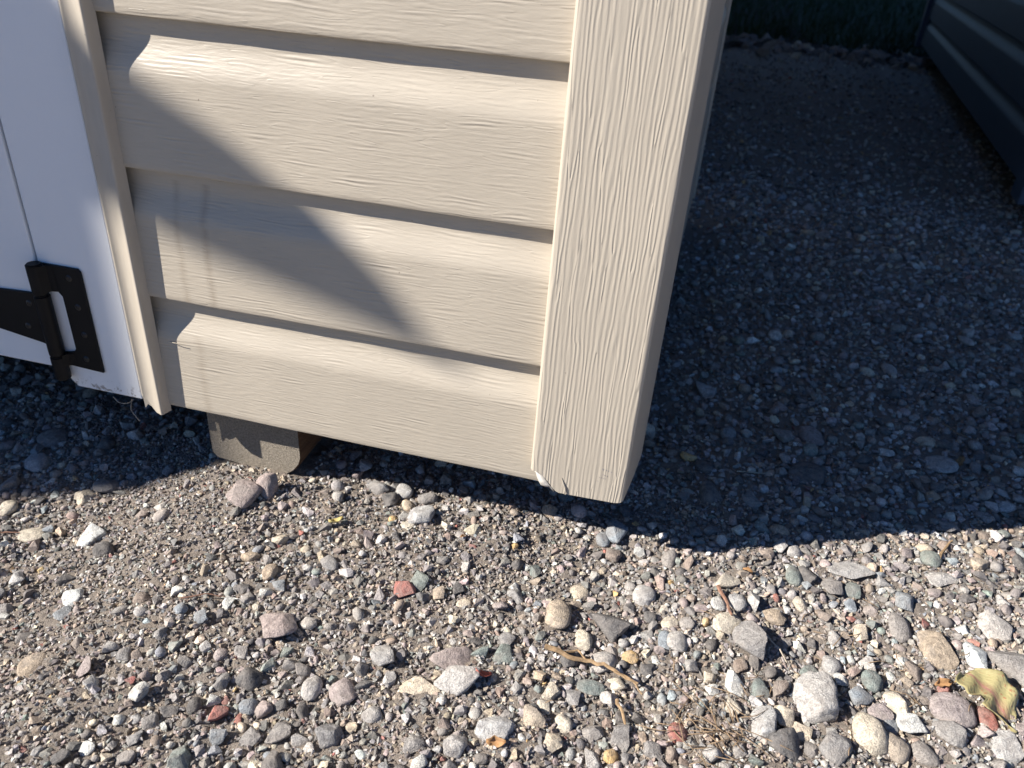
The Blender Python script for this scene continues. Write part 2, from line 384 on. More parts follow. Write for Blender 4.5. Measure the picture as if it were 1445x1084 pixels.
def strip_solid(name, sec, zb, ztop, rows, thick=0.0016, mat=None, parent=None, uvs=1.0, sharp=45):
    """open vinyl section (list of x,y) raised from zb[i] to ztop, with thickness"""
    n = len(sec); V = []; arc = [0.0]
    for k in range(1, n): arc.append(arc[-1] + math.hypot(sec[k][0] - sec[k - 1][0], sec[k][1] - sec[k - 1][1]))
    nor = []
    for k in range(n):
        a = Vector(sec[max(k - 1, 0)]); b = Vector(sec[min(k + 1, n - 1)]); t = (b - a).normalized(); nor.append(Vector((-t.y, t.x)))
    zs = [0.0] + [0.004 * 1.6 ** i for i in range(rows)]
    zs = [min(z, 1.0) for z in zs]; zs = [z / zs[-1] for z in zs]
    R = len(zs)
    for side in (0, 1):
        for j in range(R):
            for k in range(n):
                x, y = sec[k]
                if side: x += nor[k].x * thick; y += nor[k].y * thick
                V.append((x, y, zb[k] + (ztop - zb[k]) * zs[j]))
    def id_(s, j, k): return (s * R + j) * n + k
    Fc = []
    for j in range(R - 1):
        for k in range(n - 1):
            Fc.append((id_(0, j, k), id_(0, j, k + 1), id_(0, j + 1, k + 1), id_(0, j + 1, k)))
            Fc.append((id_(1, j, k), id_(1, j + 1, k), id_(1, j + 1, k + 1), id_(1, j, k + 1)))
    for k in range(n - 1): Fc.append((id_(0, 0, k), id_(1, 0, k), id_(1, 0, k + 1), id_(0, 0, k + 1)))
    for j in range(R - 1):
        for k in (0, n - 1): Fc.append((id_(0, j, k), id_(0, j + 1, k), id_(1, j + 1, k), id_(1, j, k)))
    me = mesh_of(name, V, Fc, True, sharp)
    bm = bmesh.new(); bm.from_mesh(me); bmesh.ops.recalc_face_normals(bm, faces=bm.faces); bm.to_mesh(me); bm.free()
    me.set_sharp_from_angle(angle=math.radians(sharp))
    uvl = me.uv_layers.new(name='grain')
    for lp in me.loops:
        k = lp.vertex_index % n; uvl.data[lp.index].uv = (me.vertices[lp.vertex_index].co.z * uvs, arc[k])
    return link(name, me, mat, parent)
def arcpts(cx, cy, r, a0, a1, n):
    return [(cx + r * math.cos(math.radians(a0 + (a1 - a0) * i / n)), cy + r * math.sin(math.radians(a0 + (a1 - a0) * i / n))) for i in range(n + 1)]
H_WALL = 17 * E_

def corner_post(parent, name, mat, ox=0.0, oy=0.0, rot=0.0, main=False):
    r = 0.0042
    sec = [(0.0125, 0.012), (0.0018, 0.0105)] + [(0.0018, 0.004)] + arcpts(0.0018 + r, -0.012 + r, r, 180, 270, 6)
    nfront = 26
    sec += [(0.006 + (0.0885 - 0.006) * i / nfront, -0.012) for i in range(1, nfront)]
    sec += arcpts(0.0895, -0.012 + 0.0032, 0.0032, 270, 356, 5)
    sec += [(0.0930 + 0.0088 * t, -0.006 + 0.092 * t) for t in (0.1, 0.25, 0.4, 0.55, 0.7, 0.85, 0.97)]
    sec += [(0.1010, 0.0868), (0.094, 0.0868)]
    zb = []
    for x, y in sec:
        z = 0.0 + 0.0028 * (x / 0.092)
        if y > -0.006 and x > 0.09: z = 0.0056 - 0.010 * min(1.0, (y + 0.012) / 0.06)
        if x > 0.084 and y < -0.006: z += 0.0028 * ((x - 0.084) / 0.0085) ** 2
        if main and x < 0.031:
            z = float(np.interp(x, [0.0, 0.0055, 0.0075, 0.0145, 0.0210, 0.0262, 0.0285, 0.0295, 0.031], [0.0212, 0.0205, 0.0212, 0.0172, 0.0105, 0.0035, 0.0022, 0.0005, 0.0007]))
        zb.append(z)
    if rot or ox or oy:
        c, s = math.cos(rot), math.sin(rot); sec = [(ox + x * c - y * s, oy + x * s + y * c) for x, y in sec]
    return strip_solid(name, sec, zb, H_WALL, 14, 0.0016, mat, parent)

# ------------------------------------------------------------------ the beige shed
shed = empty('garden_shed', (0, 0, 0)); tag(shed, 'beige vinyl sided garden shed with white door and black strap hinge', 'shed')
NC = 17
siding_run(shed, -0.408, 0, 0.418, 0, NC, m_siding, 70, 0.0, 6)
siding_run(shed, -2.25, 0, 0.400, 0, NC, m_siding, 8, 0.0, 2)
post = corner_post(shed, 'corner_post', m_post, main=True)
# flap of vinyl curling inside the notch, lip of the split beside it, faint ink stamp
fl = []
for (u1, v1, u2, v2) in ((756, 667, 752, 663), (757.5, 673, 760, 666), (760, 679, 766, 672), (763, 684.5, 771, 679), (768, 686.5, 775, 685), (774, 687, 779, 690), (776, 688.5, 781, 694)):
    h1 = hit(u1, v1, 1, -0.0072); h2 = hit(u2, v2, 1, -0.0088); fl.append(tuple(h1)); fl.append(tuple(h2))
flm = mesh_of('torn_flap', fl, [(2 * i, 2 * i + 2, 2 * i + 3, 2 * i + 1) for i in range(6)], True)
fo = link('torn_flap', flm, simple('pale_vinyl_core', (0.62, 0.58, 0.52), 0.5), post)
sm = fo.modifiers.new('s', 'SOLIDIFY'); sm.thickness = 0.0010
crk = [(0.0327, -0.01225, 0.0195), (0.0345, -0.0125, 0.0150), (0.0370, -0.0129, 0.0095), (0.0382, -0.0130, 0.0045), (0.0380, -0.0126, 0.0012)]
link('split_lip', tube_mesh('split_lip', crk, [0.0002, 0.0006, 0.0008, 0.0007, 0.0004], 6), m_post, post)
bm = bmesh.new()
for (x, z, w, h) in [(0.0688, 0.0385, 0.0018, 0.0006), (0.0695, 0.0372, 0.0005, 0.0018), (0.0725, 0.0375, 0.0004, 0.0014), (0.0745, 0.0373, 0.0004, 0.0014), (0.0768, 0.0370, 0.0010, 0.0005),
                     (0.0700, 0.0318, 0.0004, 0.0013), (0.0715, 0.0320, 0.0012, 0.0004), (0.0722, 0.0312, 0.0004, 0.0013), (0.0740, 0.0316, 0.0010, 0.0005), (0.0745, 0.0310, 0.0004, 0.0012),
                     (0.0672, 0.0285, 0.0006, 0.0005), (0.0690, 0.0282, 0.0004, 0.0012), (0.0705, 0.0284, 0.0009, 0.0004), (0.0725, 0.0279, 0.0004, 0.0010), (0.0660, 0.0240, 0.0008, 0.0004)]:
    box_bm(bm, x, x + w, -0.01222, -0.0119, z, z + h)
link('ink_stamp', from_bm('ink_stamp', bm), m_ink, post)['label'] = 'faint grey worn ink stamp low on the corner post'

# right side wall (seen almost edge on) and its rear post
siding_run(shed, 0.0880, 0.035, 1.05, math.radians(88.8), NC, m_siding, 10, 0.0, 2)
box('corner_post', 0.02, 0.1125, 1.035, 1.125, -0.012, H_WALL, m_trim, shed, 0.004)
box('corner_post', -2.345, -2.253, -0.012, 0.08, 0, H_WALL, m_trim, shed, 0.004)
box('corner_post', -2.345, -2.253, 1.035, 1.125, 0, H_WALL, m_trim, shed, 0.004)
siding_run(shed, 0.03, 1.110, 2.30, math.radians(180), NC, m_siding, 6, 0.0, 2)
siding_run(shed, -2.335, 1.04, 0.98, math.radians(-90), NC, m_siding, 6, 0.0, 2)
box('sheathing', -2.24, -1.84, 0.016, 0.028, 0.006, H_WALL, m_floor, shed)
box('sheathing', -0.424, 0.066, 0.016, 0.028, 0.006, H_WALL, m_floor, shed)
box('sheathing', 0.067, 0.079, 0.016, 1.08, 0.006, H_WALL, m_floor, shed)
box('sheathing', -2.30, 0.05, 1.085, 1.097, 0.006, H_WALL, m_floor, shed)
box('sheathing', -2.322, -2.31, 0.03, 1.08, 0.006, H_WALL, m_floor, shed)
box('floor', -2.30, 0.064, 0.0300, 1.08, 0.010, 0.028, m_floor, shed)
# roof, two slopes with fascia
ry0, ry1, rz = -0.055, 1.19, H_WALL + 0.01
for s in (0, 1):
    ys = (ry0, 0.56) if s == 0 else (ry1, 0.56)
    V = [(-2.42, ys[0], rz), (0.16, ys[0], rz), (0.16, ys[1], rz + 0.34), (-2.42, ys[1], rz + 0.34)]
    me = mesh_of('roof_slope', V + [(x, y, z + 0.03) for x, y, z in V], [(0, 1, 2, 3), (4, 7, 6, 5), (0, 4, 5, 1), (1, 5, 6, 2), (2, 6, 7, 3), (3, 7, 4, 0)])
    link('roof_slope', me, m_roof, shed)
for xg in (0.085, -2.33):
    sheet('gable', [(-0.0, H_WALL), (1.1, H_WALL), (0.55, H_WALL + 0.31)], 0, 0.012, m_siding, shed)
    g = [o for o in shed.children if o.name.startswith('gable')][-1]; g.rotation_euler = (0, 0, math.radians(90)); g.location = (xg, 0.0, 0)

# trim strip between jamb and siding
sec = [(-0.4215, 0.0045), (-0.4212, -0.0020)] + arcpts(-0.4186, -0.0052, 0.0022, 180, 300, 5) + [(-0.4150, -0.0064), (-0.4100, -0.0068), (-0.4050, -0.0080), (-0.4005, -0.0096)]
sec += arcpts(-0.3978, -0.0086, 0.0020, 250, 345, 4) + [(-0.3950, -0.0055), (-0.3940, -0.0015), (-0.3932, 0.0008), (-0.3950, 0.0014)]
zb = []
for x, y in sec:
    t = min(max((x + 0.4195) / 0.0150, 0), 1); t = t * t * (3 - 2 * t)
    zb.append(0.0100 * (1 - t) - 0.0070 * t)
trim = strip_solid('door_trim', sec, zb, H_WALL, 14, 0.0014, m_trim, shed)
fpx = [(199, 548), (205.5, 575.5), (209, 570), (213, 573), (219, 571), (226, 566), (226, 520), (196, 520)]
sheet('nail_flange', [(hit(u, v, 1, -0.0012)[0], hit(u, v, 1, -0.0012)[2]) for u, v in fpx], -0.0012, -0.0004, m_trim, trim)
sec2 = [(-2.27 - x, y) for x, y in sec][::-1]
strip_solid('door_trim', sec2, zb[::-1], H_WALL, 14, 0.0014, m_trim, shed)

# white jambs and door leaves
DTOP = 1.92
jp = [(-0.5055, 0.0), (-0.4262, 0.0), (-0.4262, DTOP), (-0.5155, DTOP), (-0.5155, 0.0115)]
jamb = sheet('door_jamb', jp, 0.0, 0.017, m_white, shed, 0.0012)
sheet('jamb_back', [(-0.502, -0.0045), (-0.4262, -0.0040), (-0.4262, 0.2), (-0.502, 0.2)], 0.0175, 0.024, m_rawwood, jamb)
j2 = sheet('door_jamb', [(-2.27 - x, z) for x, z in jp][::-1], 0.0, 0.017, m_white, shed, 0.0012)
box('door_header', -1.84, -0.43, 0.0, 0.017, DTOP + 0.002, H_WALL, m_white, shed, 0.001)
for (a, b_) in ((-1.134, -0.5185), (-1.7515, -1.137)):
    d = sheet('door', [(a, 0.0200), (b_, 0.0200), (b_, DTOP - 0.002), (a, DTOP - 0.002)], -0.0005, 0.030, m_white, shed, 0.0015)
    box('door_edge_batten', a + 0.004, b_ - 0.004, 0.0305, 0.040, 0.023, DTOP - 0.01, m_rawwood, d)
box('handle', -1.18, -1.145, -0.03, -0.001, 0.95, 1.10, m_black, [o for o in shed.children if o.name.startswith('door.') or o.name == 'door'][-1], 0.006)

# black tee hinge: jamb leaf with window, three knuckles, tapering strap, screws
yl0, yl1 = -0.0030, -0.0004
def XZ(u, v, y=yl0):
    h = hit(u, v, 1, y); return (h[0], h[2])
leafL, leafR, leafT, leafB = -0.5090, -0.4655, 0.1440, 0.0262
win = (-0.5115, -0.4935, 0.0490, 0.1150)
lp = [(leafL, leafT), (leafL, win[3]), (win[1] - 0.004, win[3]), (win[1], win[3] - 0.005), (win[1], win[2] + 0.001), (win[1] - 0.003, win[2] - 0.003), (leafL, win[2] - 0.006), (leafL, leafB + 0.002), (leafR, leafB), (leafR, leafT - 0.003), (leafR - 0.003, leafT)]
hinge = sheet('hinge', lp, yl0, yl1, m_black, shed, 0.0006)
bx_, by_ = -0.5135, -0.0078
def knuckle(z0, z1):
    bm = bmesh.new(); bmesh.ops.create_cone(bm, cap_ends=True, segments=22, radius1=0.0078, radius2=0.0078, depth=z1 - z0)
    bmesh.ops.bevel(bm, geom=[e for e in bm.edges if len(e.link_faces) == 2 and e.calc_face_angle() > 1.0], offset=0.0014, segments=2, affect='EDGES')
    bmesh.ops.translate(bm, verts=bm.verts, vec=(bx_, by_, (z0 + z1) / 2))
    link('knuckle', from_bm('knuckle', bm, True, 35), m_black, hinge)
knuckle(0.1120, 0.1450); knuckle(0.0420, 0.1112); knuckle(0.0130, 0.0412)
for (z0, z1) in ((win[3], leafT - 0.001), (leafB + 0.003, win[2] - 0.006)):   # curled root of the leaf onto the pin
    sec = arcpts(bx_, by_, 0.0082, 20, 88, 5)
    bm = bmesh.new(); sp = [(bx_ + 0.0075, by_ - 0.003), (bx_ + 0.0105, by_ + 0.0032), (leafL + 0.012, yl0 - 0.0002), (leafL + 0.010, yl1), (bx_ + 0.0035, by_ + 0.0070)]
    a = [bm.verts.new((x, y, z0)) for x, y in sp]; f = bm.faces.new(a); g = bmesh.ops.extrude_face_region(bm, geom=[f])
    for v in g['geom']:
        if isinstance(v, bmesh.types.BMVert): v.co.z = z1
    bmesh.ops.recalc_face_normals(bm, faces=bm.faces)
    link('leaf_curl', from_bm('leaf_curl', bm), m_black, hinge)
strap = sheet('strap', [(bx_ - 0.004, 0.1095), (-0.5300, 0.1085), (-0.72, 0.098), (-0.735, 0.092), (-0.735, 0.082), (-0.72, 0.078), (-0.5320, 0.0500), (bx_ - 0.004, 0.0455)], -0.0036, -0.0008, m_black, hinge, 0.0006)
def screw(u, v, y, par):
    x, z = XZ(u, v, y)
    bm = bmesh.new(); bmesh.ops.create_cone(bm, cap_ends=True, segments=16, radius1=0.0040, radius2=0.0022, depth=0.0012)
    bmesh.ops.rotate(bm, verts=bm.verts, matrix=Matrix.Rotation(math.radians(90), 3, 'X'))
    bmesh.ops.translate(bm, verts=bm.verts, vec=(x, y - 0.0003, z))
    link('screw', from_bm('screw', bm, True, 30), m_screw, par)
for u, v in ((97, 393), (110, 434), (119, 473), (122, 507)): screw(u, v, yl0, hinge)
for u, v in ((41, 428), (40, 460)): screw(u, v, -0.0036, hinge)

# ------------------------------------------------------------------ timber skids
def skid(x0, x1, y0, label):
    bm = bmesh.new()
    pts = [(x0, -0.004), (x1, -0.004), (x1, -0.060), (x1 - 0.003, -0.070), (x1 - 0.010, -0.080), (x1 - 0.019, -0.087), (x1 - 0.030, -0.0915), (x0 + 0.006, -0.0840), (x0, -0.078)]
    n = len(pts); ys = [y0, y0 + 0.004, 0.4, 1.08]
    for j, y in enumerate(ys):
        for x, z in pts:
            k = 0.0012 if j == 0 else 0
            bm.verts.new((x + k * (1 if x < (x0 + x1) / 2 else -1), y, z + (k if z < -0.05 else -k)))
    bm.verts.ensure_lookup_table()
    for j in range(len(ys) - 1):
        for k in range(n): bm.faces.new([bm.verts[j * n + k], bm.verts[j * n + (k + 1) % n], bm.verts[(j + 1) * n + (k + 1) % n], bm.verts[(j + 1) * n + k]])
    bm.faces.new([bm.verts[k] for k in range(n)]); bm.faces.new([bm.verts[(len(ys) - 1) * n + k] for k in range(n)][::-1])
    bmesh.ops.recalc_face_normals(bm, faces=bm.faces)
    o = link('timber_skid', from_bm('timber_skid', bm), m_timber)
    return tag(o, label, 'timber', 'timber skids under the beige shed')
skid(-0.374, -0.262, 0.030, 'weathered timber skid end showing below the lap siding beside the door')
skid(-1.19, -1.08, 0.05, 'timber skid under the middle of the beige shed, behind the door')
skid(-2.08, -1.97, 0.05, 'timber skid under the far end of the beige shed beyond the door')

# ------------------------------------------------------------------ neighbouring sheds, two of them unseen and added for shade
def other_shed(loc, rotz, w, d, label, mat, trimmat, segs=6, lift=0.0):
    s = empty('garden_shed', (loc[0], loc[1], lift), rotz); tag(s, label, 'shed')
    # local: front-left corner at 0,0 ; front runs +x, side runs +y
    siding_run(s, 0.008, d - 0.01, d - 0.02, math.radians(-90), NC, mat, 8, 0.0, 2)
    siding_run(s, 0.02, 0.0, w - 0.04, 0, NC, mat, 4, 0.0, 2)
    siding_run(s, w - 0.008, 0.01, d - 0.02, math.radians(90), NC, mat, 4, 0.0, 2)
    siding_run(s, w - 0.02, d, w - 0.04, math.radians(180), NC, mat, 4, 0.0, 2)
    for (x, y) in ((-0.012, -0.012), (w - 0.078, -0.012), (-0.012, d - 0.078), (w - 0.078, d - 0.078)):
        box('corner_post', x, x + 0.09, y, y + 0.09, -0.02, H_WALL, trimmat, s, 0.004)
    box('sheathing', 0.03, 0.045, 0.03, d - 0.03, 0.004, H_WALL, m_floor, s)
    box('sheathing', 0.046, w - 0.046, 0.03, 0.045, 0.004, H_WALL, m_floor, s)
    box('sheathing', w - 0.045, w - 0.03, 0.03, d - 0.03, 0.004, H_WALL, m_floor, s)
    box('sheathing', 0.046, w - 0.046, d - 0.045, d - 0.03, 0.004, H_WALL, m_floor, s)
    box('floor', 0.05, w - 0.05, 0.05, d - 0.05, 0.008, 0.03, m_floor, s)
    for k in (0.25, 0.75): box('timber_runner', w * k - 0.05, w * k + 0.05, 0.10, d - 0.1, -0.0925 - lift, 0.006, m_rawwood, s)
    for q in (0, 1):
        xs = (-0.07, w / 2) if q == 0 else (w + 0.07, w / 2)
        V = [(xs[0], -0.07, H_WALL + 0.01), (xs[0], d + 0.07, H_WALL + 0.01), (xs[1], d + 0.07, H_WALL + 0.7), (xs[1], -0.07, H_WALL + 0.7)]
        me = mesh_of('roof_slope', V + [(x, y, z + 0.03) for x, y, z in V], [(0, 1, 2, 3), (4, 7, 6, 5), (0, 4, 5, 1), (1, 5, 6, 2), (2, 6, 7, 3), (3, 7, 4, 0)])
        link('roof_slope', me, m_roof, s)
    for y in (0.01, d - 0.022):
        sheet('gable', [(0.0, H_WALL), (w, H_WALL), (w / 2, H_WALL + 0.68)], y, y + 0.012, mat, s)
    return s
other_shed((0.8330, 1.372), math.radians(-6.2), 2.4, 3.2, 'dark slate siding shed across the gravel gap from the beige shed', m_dark_siding, m_dark_siding)
other_shed((-2.75, 1.48), 0.0, 2.66, 3.6, 'unseen beige shed added behind the white door shed to shade the gap', m_siding, m_trim)  # added out of view to keep the sun off the slate shed and passage
other_shed((-2.75, 5.42), 0.0, 2.66, 5.6, 'long beige shed last in the row, by the lawn', m_siding, m_trim)  # also added unseen, shades the far passage and lawn

# added unseen sheet, outline shaped so it throws the pointed shadow on the siding
oy = -1.1; ox_, oz_ = 2.15 * oy, -1.6 * oy
pl = [(-0.445, -1.88), (-0.445, 0.212), (-0.40, 0.222), (-0.374, 0.206), (-0.25, 0.172), (-0.16, 0.146), (-0.118, 0.134), (-0.135, 0.160), (-0.165, 0.198), (-0.208, 0.236), (-0.29, 0.294), (-0.375, 0.340), (-0.415, 0.372), (-0.455, 0.42), (-0.47, 0.60), (-1.62, 0.60), (-1.62, -1.88)]
plo = sheet('shadow_caster_sheet', [(x + ox_, z + oz_) for x, z in pl], oy - 0.012, oy + 0.0, m_ply, None)
tag(plo, 'unseen plywood sheet added and shaped to cast the pointed shadow on the siding', 'plywood')
for bx0 in (-0.62 + ox_, -1.40 + ox_):  # props holding up the added shadow caster
    box('caster_brace', bx0, bx0 + 0.04, oy - 0.052, oy - 0.013, -0.13, 2.25, m_rawwood, plo)
    box('caster_foot', bx0, bx0 + 0.04, oy - 0.45, oy - 0.053, -0.13, -0.085, m_rawwood, plo)

# ------------------------------------------------------------------ stones
def hull(npts, flat, jag, seed):
    r = np.random.default_rng(seed); bm = bmesh.new()
    p = r.normal(size=(npts, 3)); p /= np.linalg.norm(p, axis=1)[:, None]; p *= r.uniform(1 - jag, 1.0, (npts, 1))
    for q in p: bm.verts.new(q)
    res = bmesh.ops.convex_hull(bm, input=bm.verts)
    bmesh.ops.delete(bm, geom=[v for v in bm.verts if not v.link_faces], context='VERTS')
    bmesh.ops.triangulate(bm, faces=bm.faces)
    return bm
def arrs(bm):
    bm.verts.ensure_lookup_table(); bm.verts.index_update()
    V = np.array([v.co for v in bm.verts]); Fc = np.array([[v.index for v in f.verts] for f in bm.faces]); bm.free()
    V = V - (V.max(0) + V.min(0)) / 2; V = V / ((V.max(0) - V.min(0)) / 2)
    return V, Fc
def pebble(sub, amp, seed):
    bm = bmesh.new(); bmesh.ops.create_icosphere(bm, subdivisions=sub, radius=1.0)
    o = Vector((seed * 3.1, seed * 1.7, seed * 0.9))
    for v in bm.verts: v.co *= 1 + amp * (mnoise.noise(v.co * 0.9 + o) * 1.5 + 0.4 * mnoise.noise(v.co * 2.2 + o))
    return bm
def big_angular(seed):
    bm = hull(13 + seed % 7, 1, 0.35, 500 + seed)
    bmesh.ops.bevel(bm, geom=list(bm.edges), offset=0.05, segments=1, affect='EDGES')
    bmesh.ops.triangulate(bm, faces=bm.faces)
    bmesh.ops.subdivide_edges(bm, edges=[e for e in bm.edges if e.calc_length() > 0.35], cuts=1)
    bmesh.ops.triangulate(bm, faces=bm.faces)
    o = Vector((seed * 2.3, seed * 1.1, seed * 4.9))
    for v in bm.verts:
        v.co *= 1 + 0.085 * mnoise.noise(v.co * 1.8 + o) + 0.055 * mnoise.noise(v.co * 5 + o)
    return bm
tiny = [arrs(hull(8, 1, 0.3, s)) for s in range(14)]
ang = [arrs(hull(13 + s % 5, 1, 0.3, 100 + s)) for s in range(26)]
peb = [arrs(pebble(2, 0.22, s)) for s in range(12)]
NBIG = 26
big_m = {}
for s in range(NBIG):
    V, Fc = arrs(big_angular(s)); me = np_mesh('stone', V, Fc, np.ones(len(Fc), bool)); me.set_sharp_from_angle(angle=math.radians(34)); me.materials.append(m_stone); big_m[('a', s)] = me
for s in range(14):
    V, Fc = arrs(pebble(3, 0.2, 40 + s)); me = np_mesh('pebble', V, Fc, np.ones(len(Fc), bool)); me.materials.append(m_stone); big_m[('r', s)] = me

PAL = {'grey': (0.225, 0.212, 0.20), 'dark grey': (0.115, 0.109, 0.105), 'light grey': (0.36, 0.345, 0.325), 'tan': (0.33, 0.27, 0.205), 'cream': (0.46, 0.405, 0.32), 'grey green': (0.175, 0.195, 0.178),
       'mauve grey': (0.275, 0.23, 0.215), 'white': (0.50, 0.485, 0.455), 'dull red': (0.27, 0.115, 0.095), 'ochre': (0.42, 0.29, 0.14), 'blue grey': (0.205, 0.222, 0.235), 'brown': (0.215, 0.172, 0.142)}
PK = list(PAL); PWT = np.array([0.28, 0.17, 0.15, 0.055, 0.045, 0.035, 0.09, 0.032, 0.004, 0.004, 0.035, 0.10]); PWT /= PWT.sum()
PWG = np.array([0.28, 0.20, 0.12, 0.07, 0.04, 0.02, 0.07, 0.025, 0.002, 0.002, 0.01, 0.16]); PWG /= PWG.sum()
PAL = {k: tuple(min(0.66, 1.36 * x) for x in v) for k, v in PAL.items()}
PARR = np.array([PAL[k] for k in PK])

VY = math.atan2(RM[0][1], RM[0][0])     # heading of the picture's horizontal on the ground
def zone(x, y):
    shade_edge = 0.053 if x < 0.165 else 0.053 + (x - 0.165) / 2.15
    if x > 0.1 and y > shade_edge: return 'in the shade between the two sheds'
    if x < -0.39 and y > (x + 0.44) / 2.15: return 'in the shade below the white door'
    if y > shade_edge: return 'in the shadow under the beige siding'
    if x < -0.38: return 'in sunlit gravel before the white door'
    if x < -0.18: return 'in sunlit gravel before the timber skid'
    if x < 0.0: return 'in sunlit gravel before the lap siding'
    if x < 0.18: return 'in sunlit gravel before the corner post'
    if y > -0.03: return 'along the sunlit side of the shadow edge'
    return 'in sunlit gravel around the fallen leaf'

placed = []      # x, y, radius
def put_stone(x, y, sx, sy, sz, rot, colname, kind, idx, label=None, tilt=0.15, sink=0.35, jit=0.12):
    me = big_m[(kind, idx % (NBIG if kind == 'a' else 14))]
    o = bpy.data.objects.new('stone' if kind == 'a' else 'pebble', me); C.objects.link(o)
    g = float(gz(x, y))
    o.scale = (sx, sy, sz); o.rotation_euler = (random.gauss(0, tilt), random.gauss(0, tilt), rot)
    o.location = (x, y, g + sz * (1 - 2 * sink) )
    c = PAL[colname]; k = 1 + random.uniform(-jit, jit); w = random.uniform(-0.03, 0.03)
    o.color = (c[0] * k * (1 + w), c[1] * k, c[2] * k * (1 - w), 1)
    shp = 'angular' if kind == 'a' else 'rounded'
    if label: tag(o, label, 'stone' if kind == 'a' else 'pebble')
    else:
        zn = zone(x, y); nm = 'stone' if kind == 'a' else 'pebble'
        if max(sx, sy) / min(sx, sy) > 1.45: shp = 'long'
        elif sz / max(sx, sy) < 0.5: shp = 'flat ' + shp
        elif max(sx, sy) > 0.0105: shp = 'large ' + shp
        tag(o, f'{colname} {shp} {nm} {zn}', nm, f'{colname} {shp} {nm}s {zn}')
    placed.append((x, y, max(sx, sy) * 0.92))
    return o
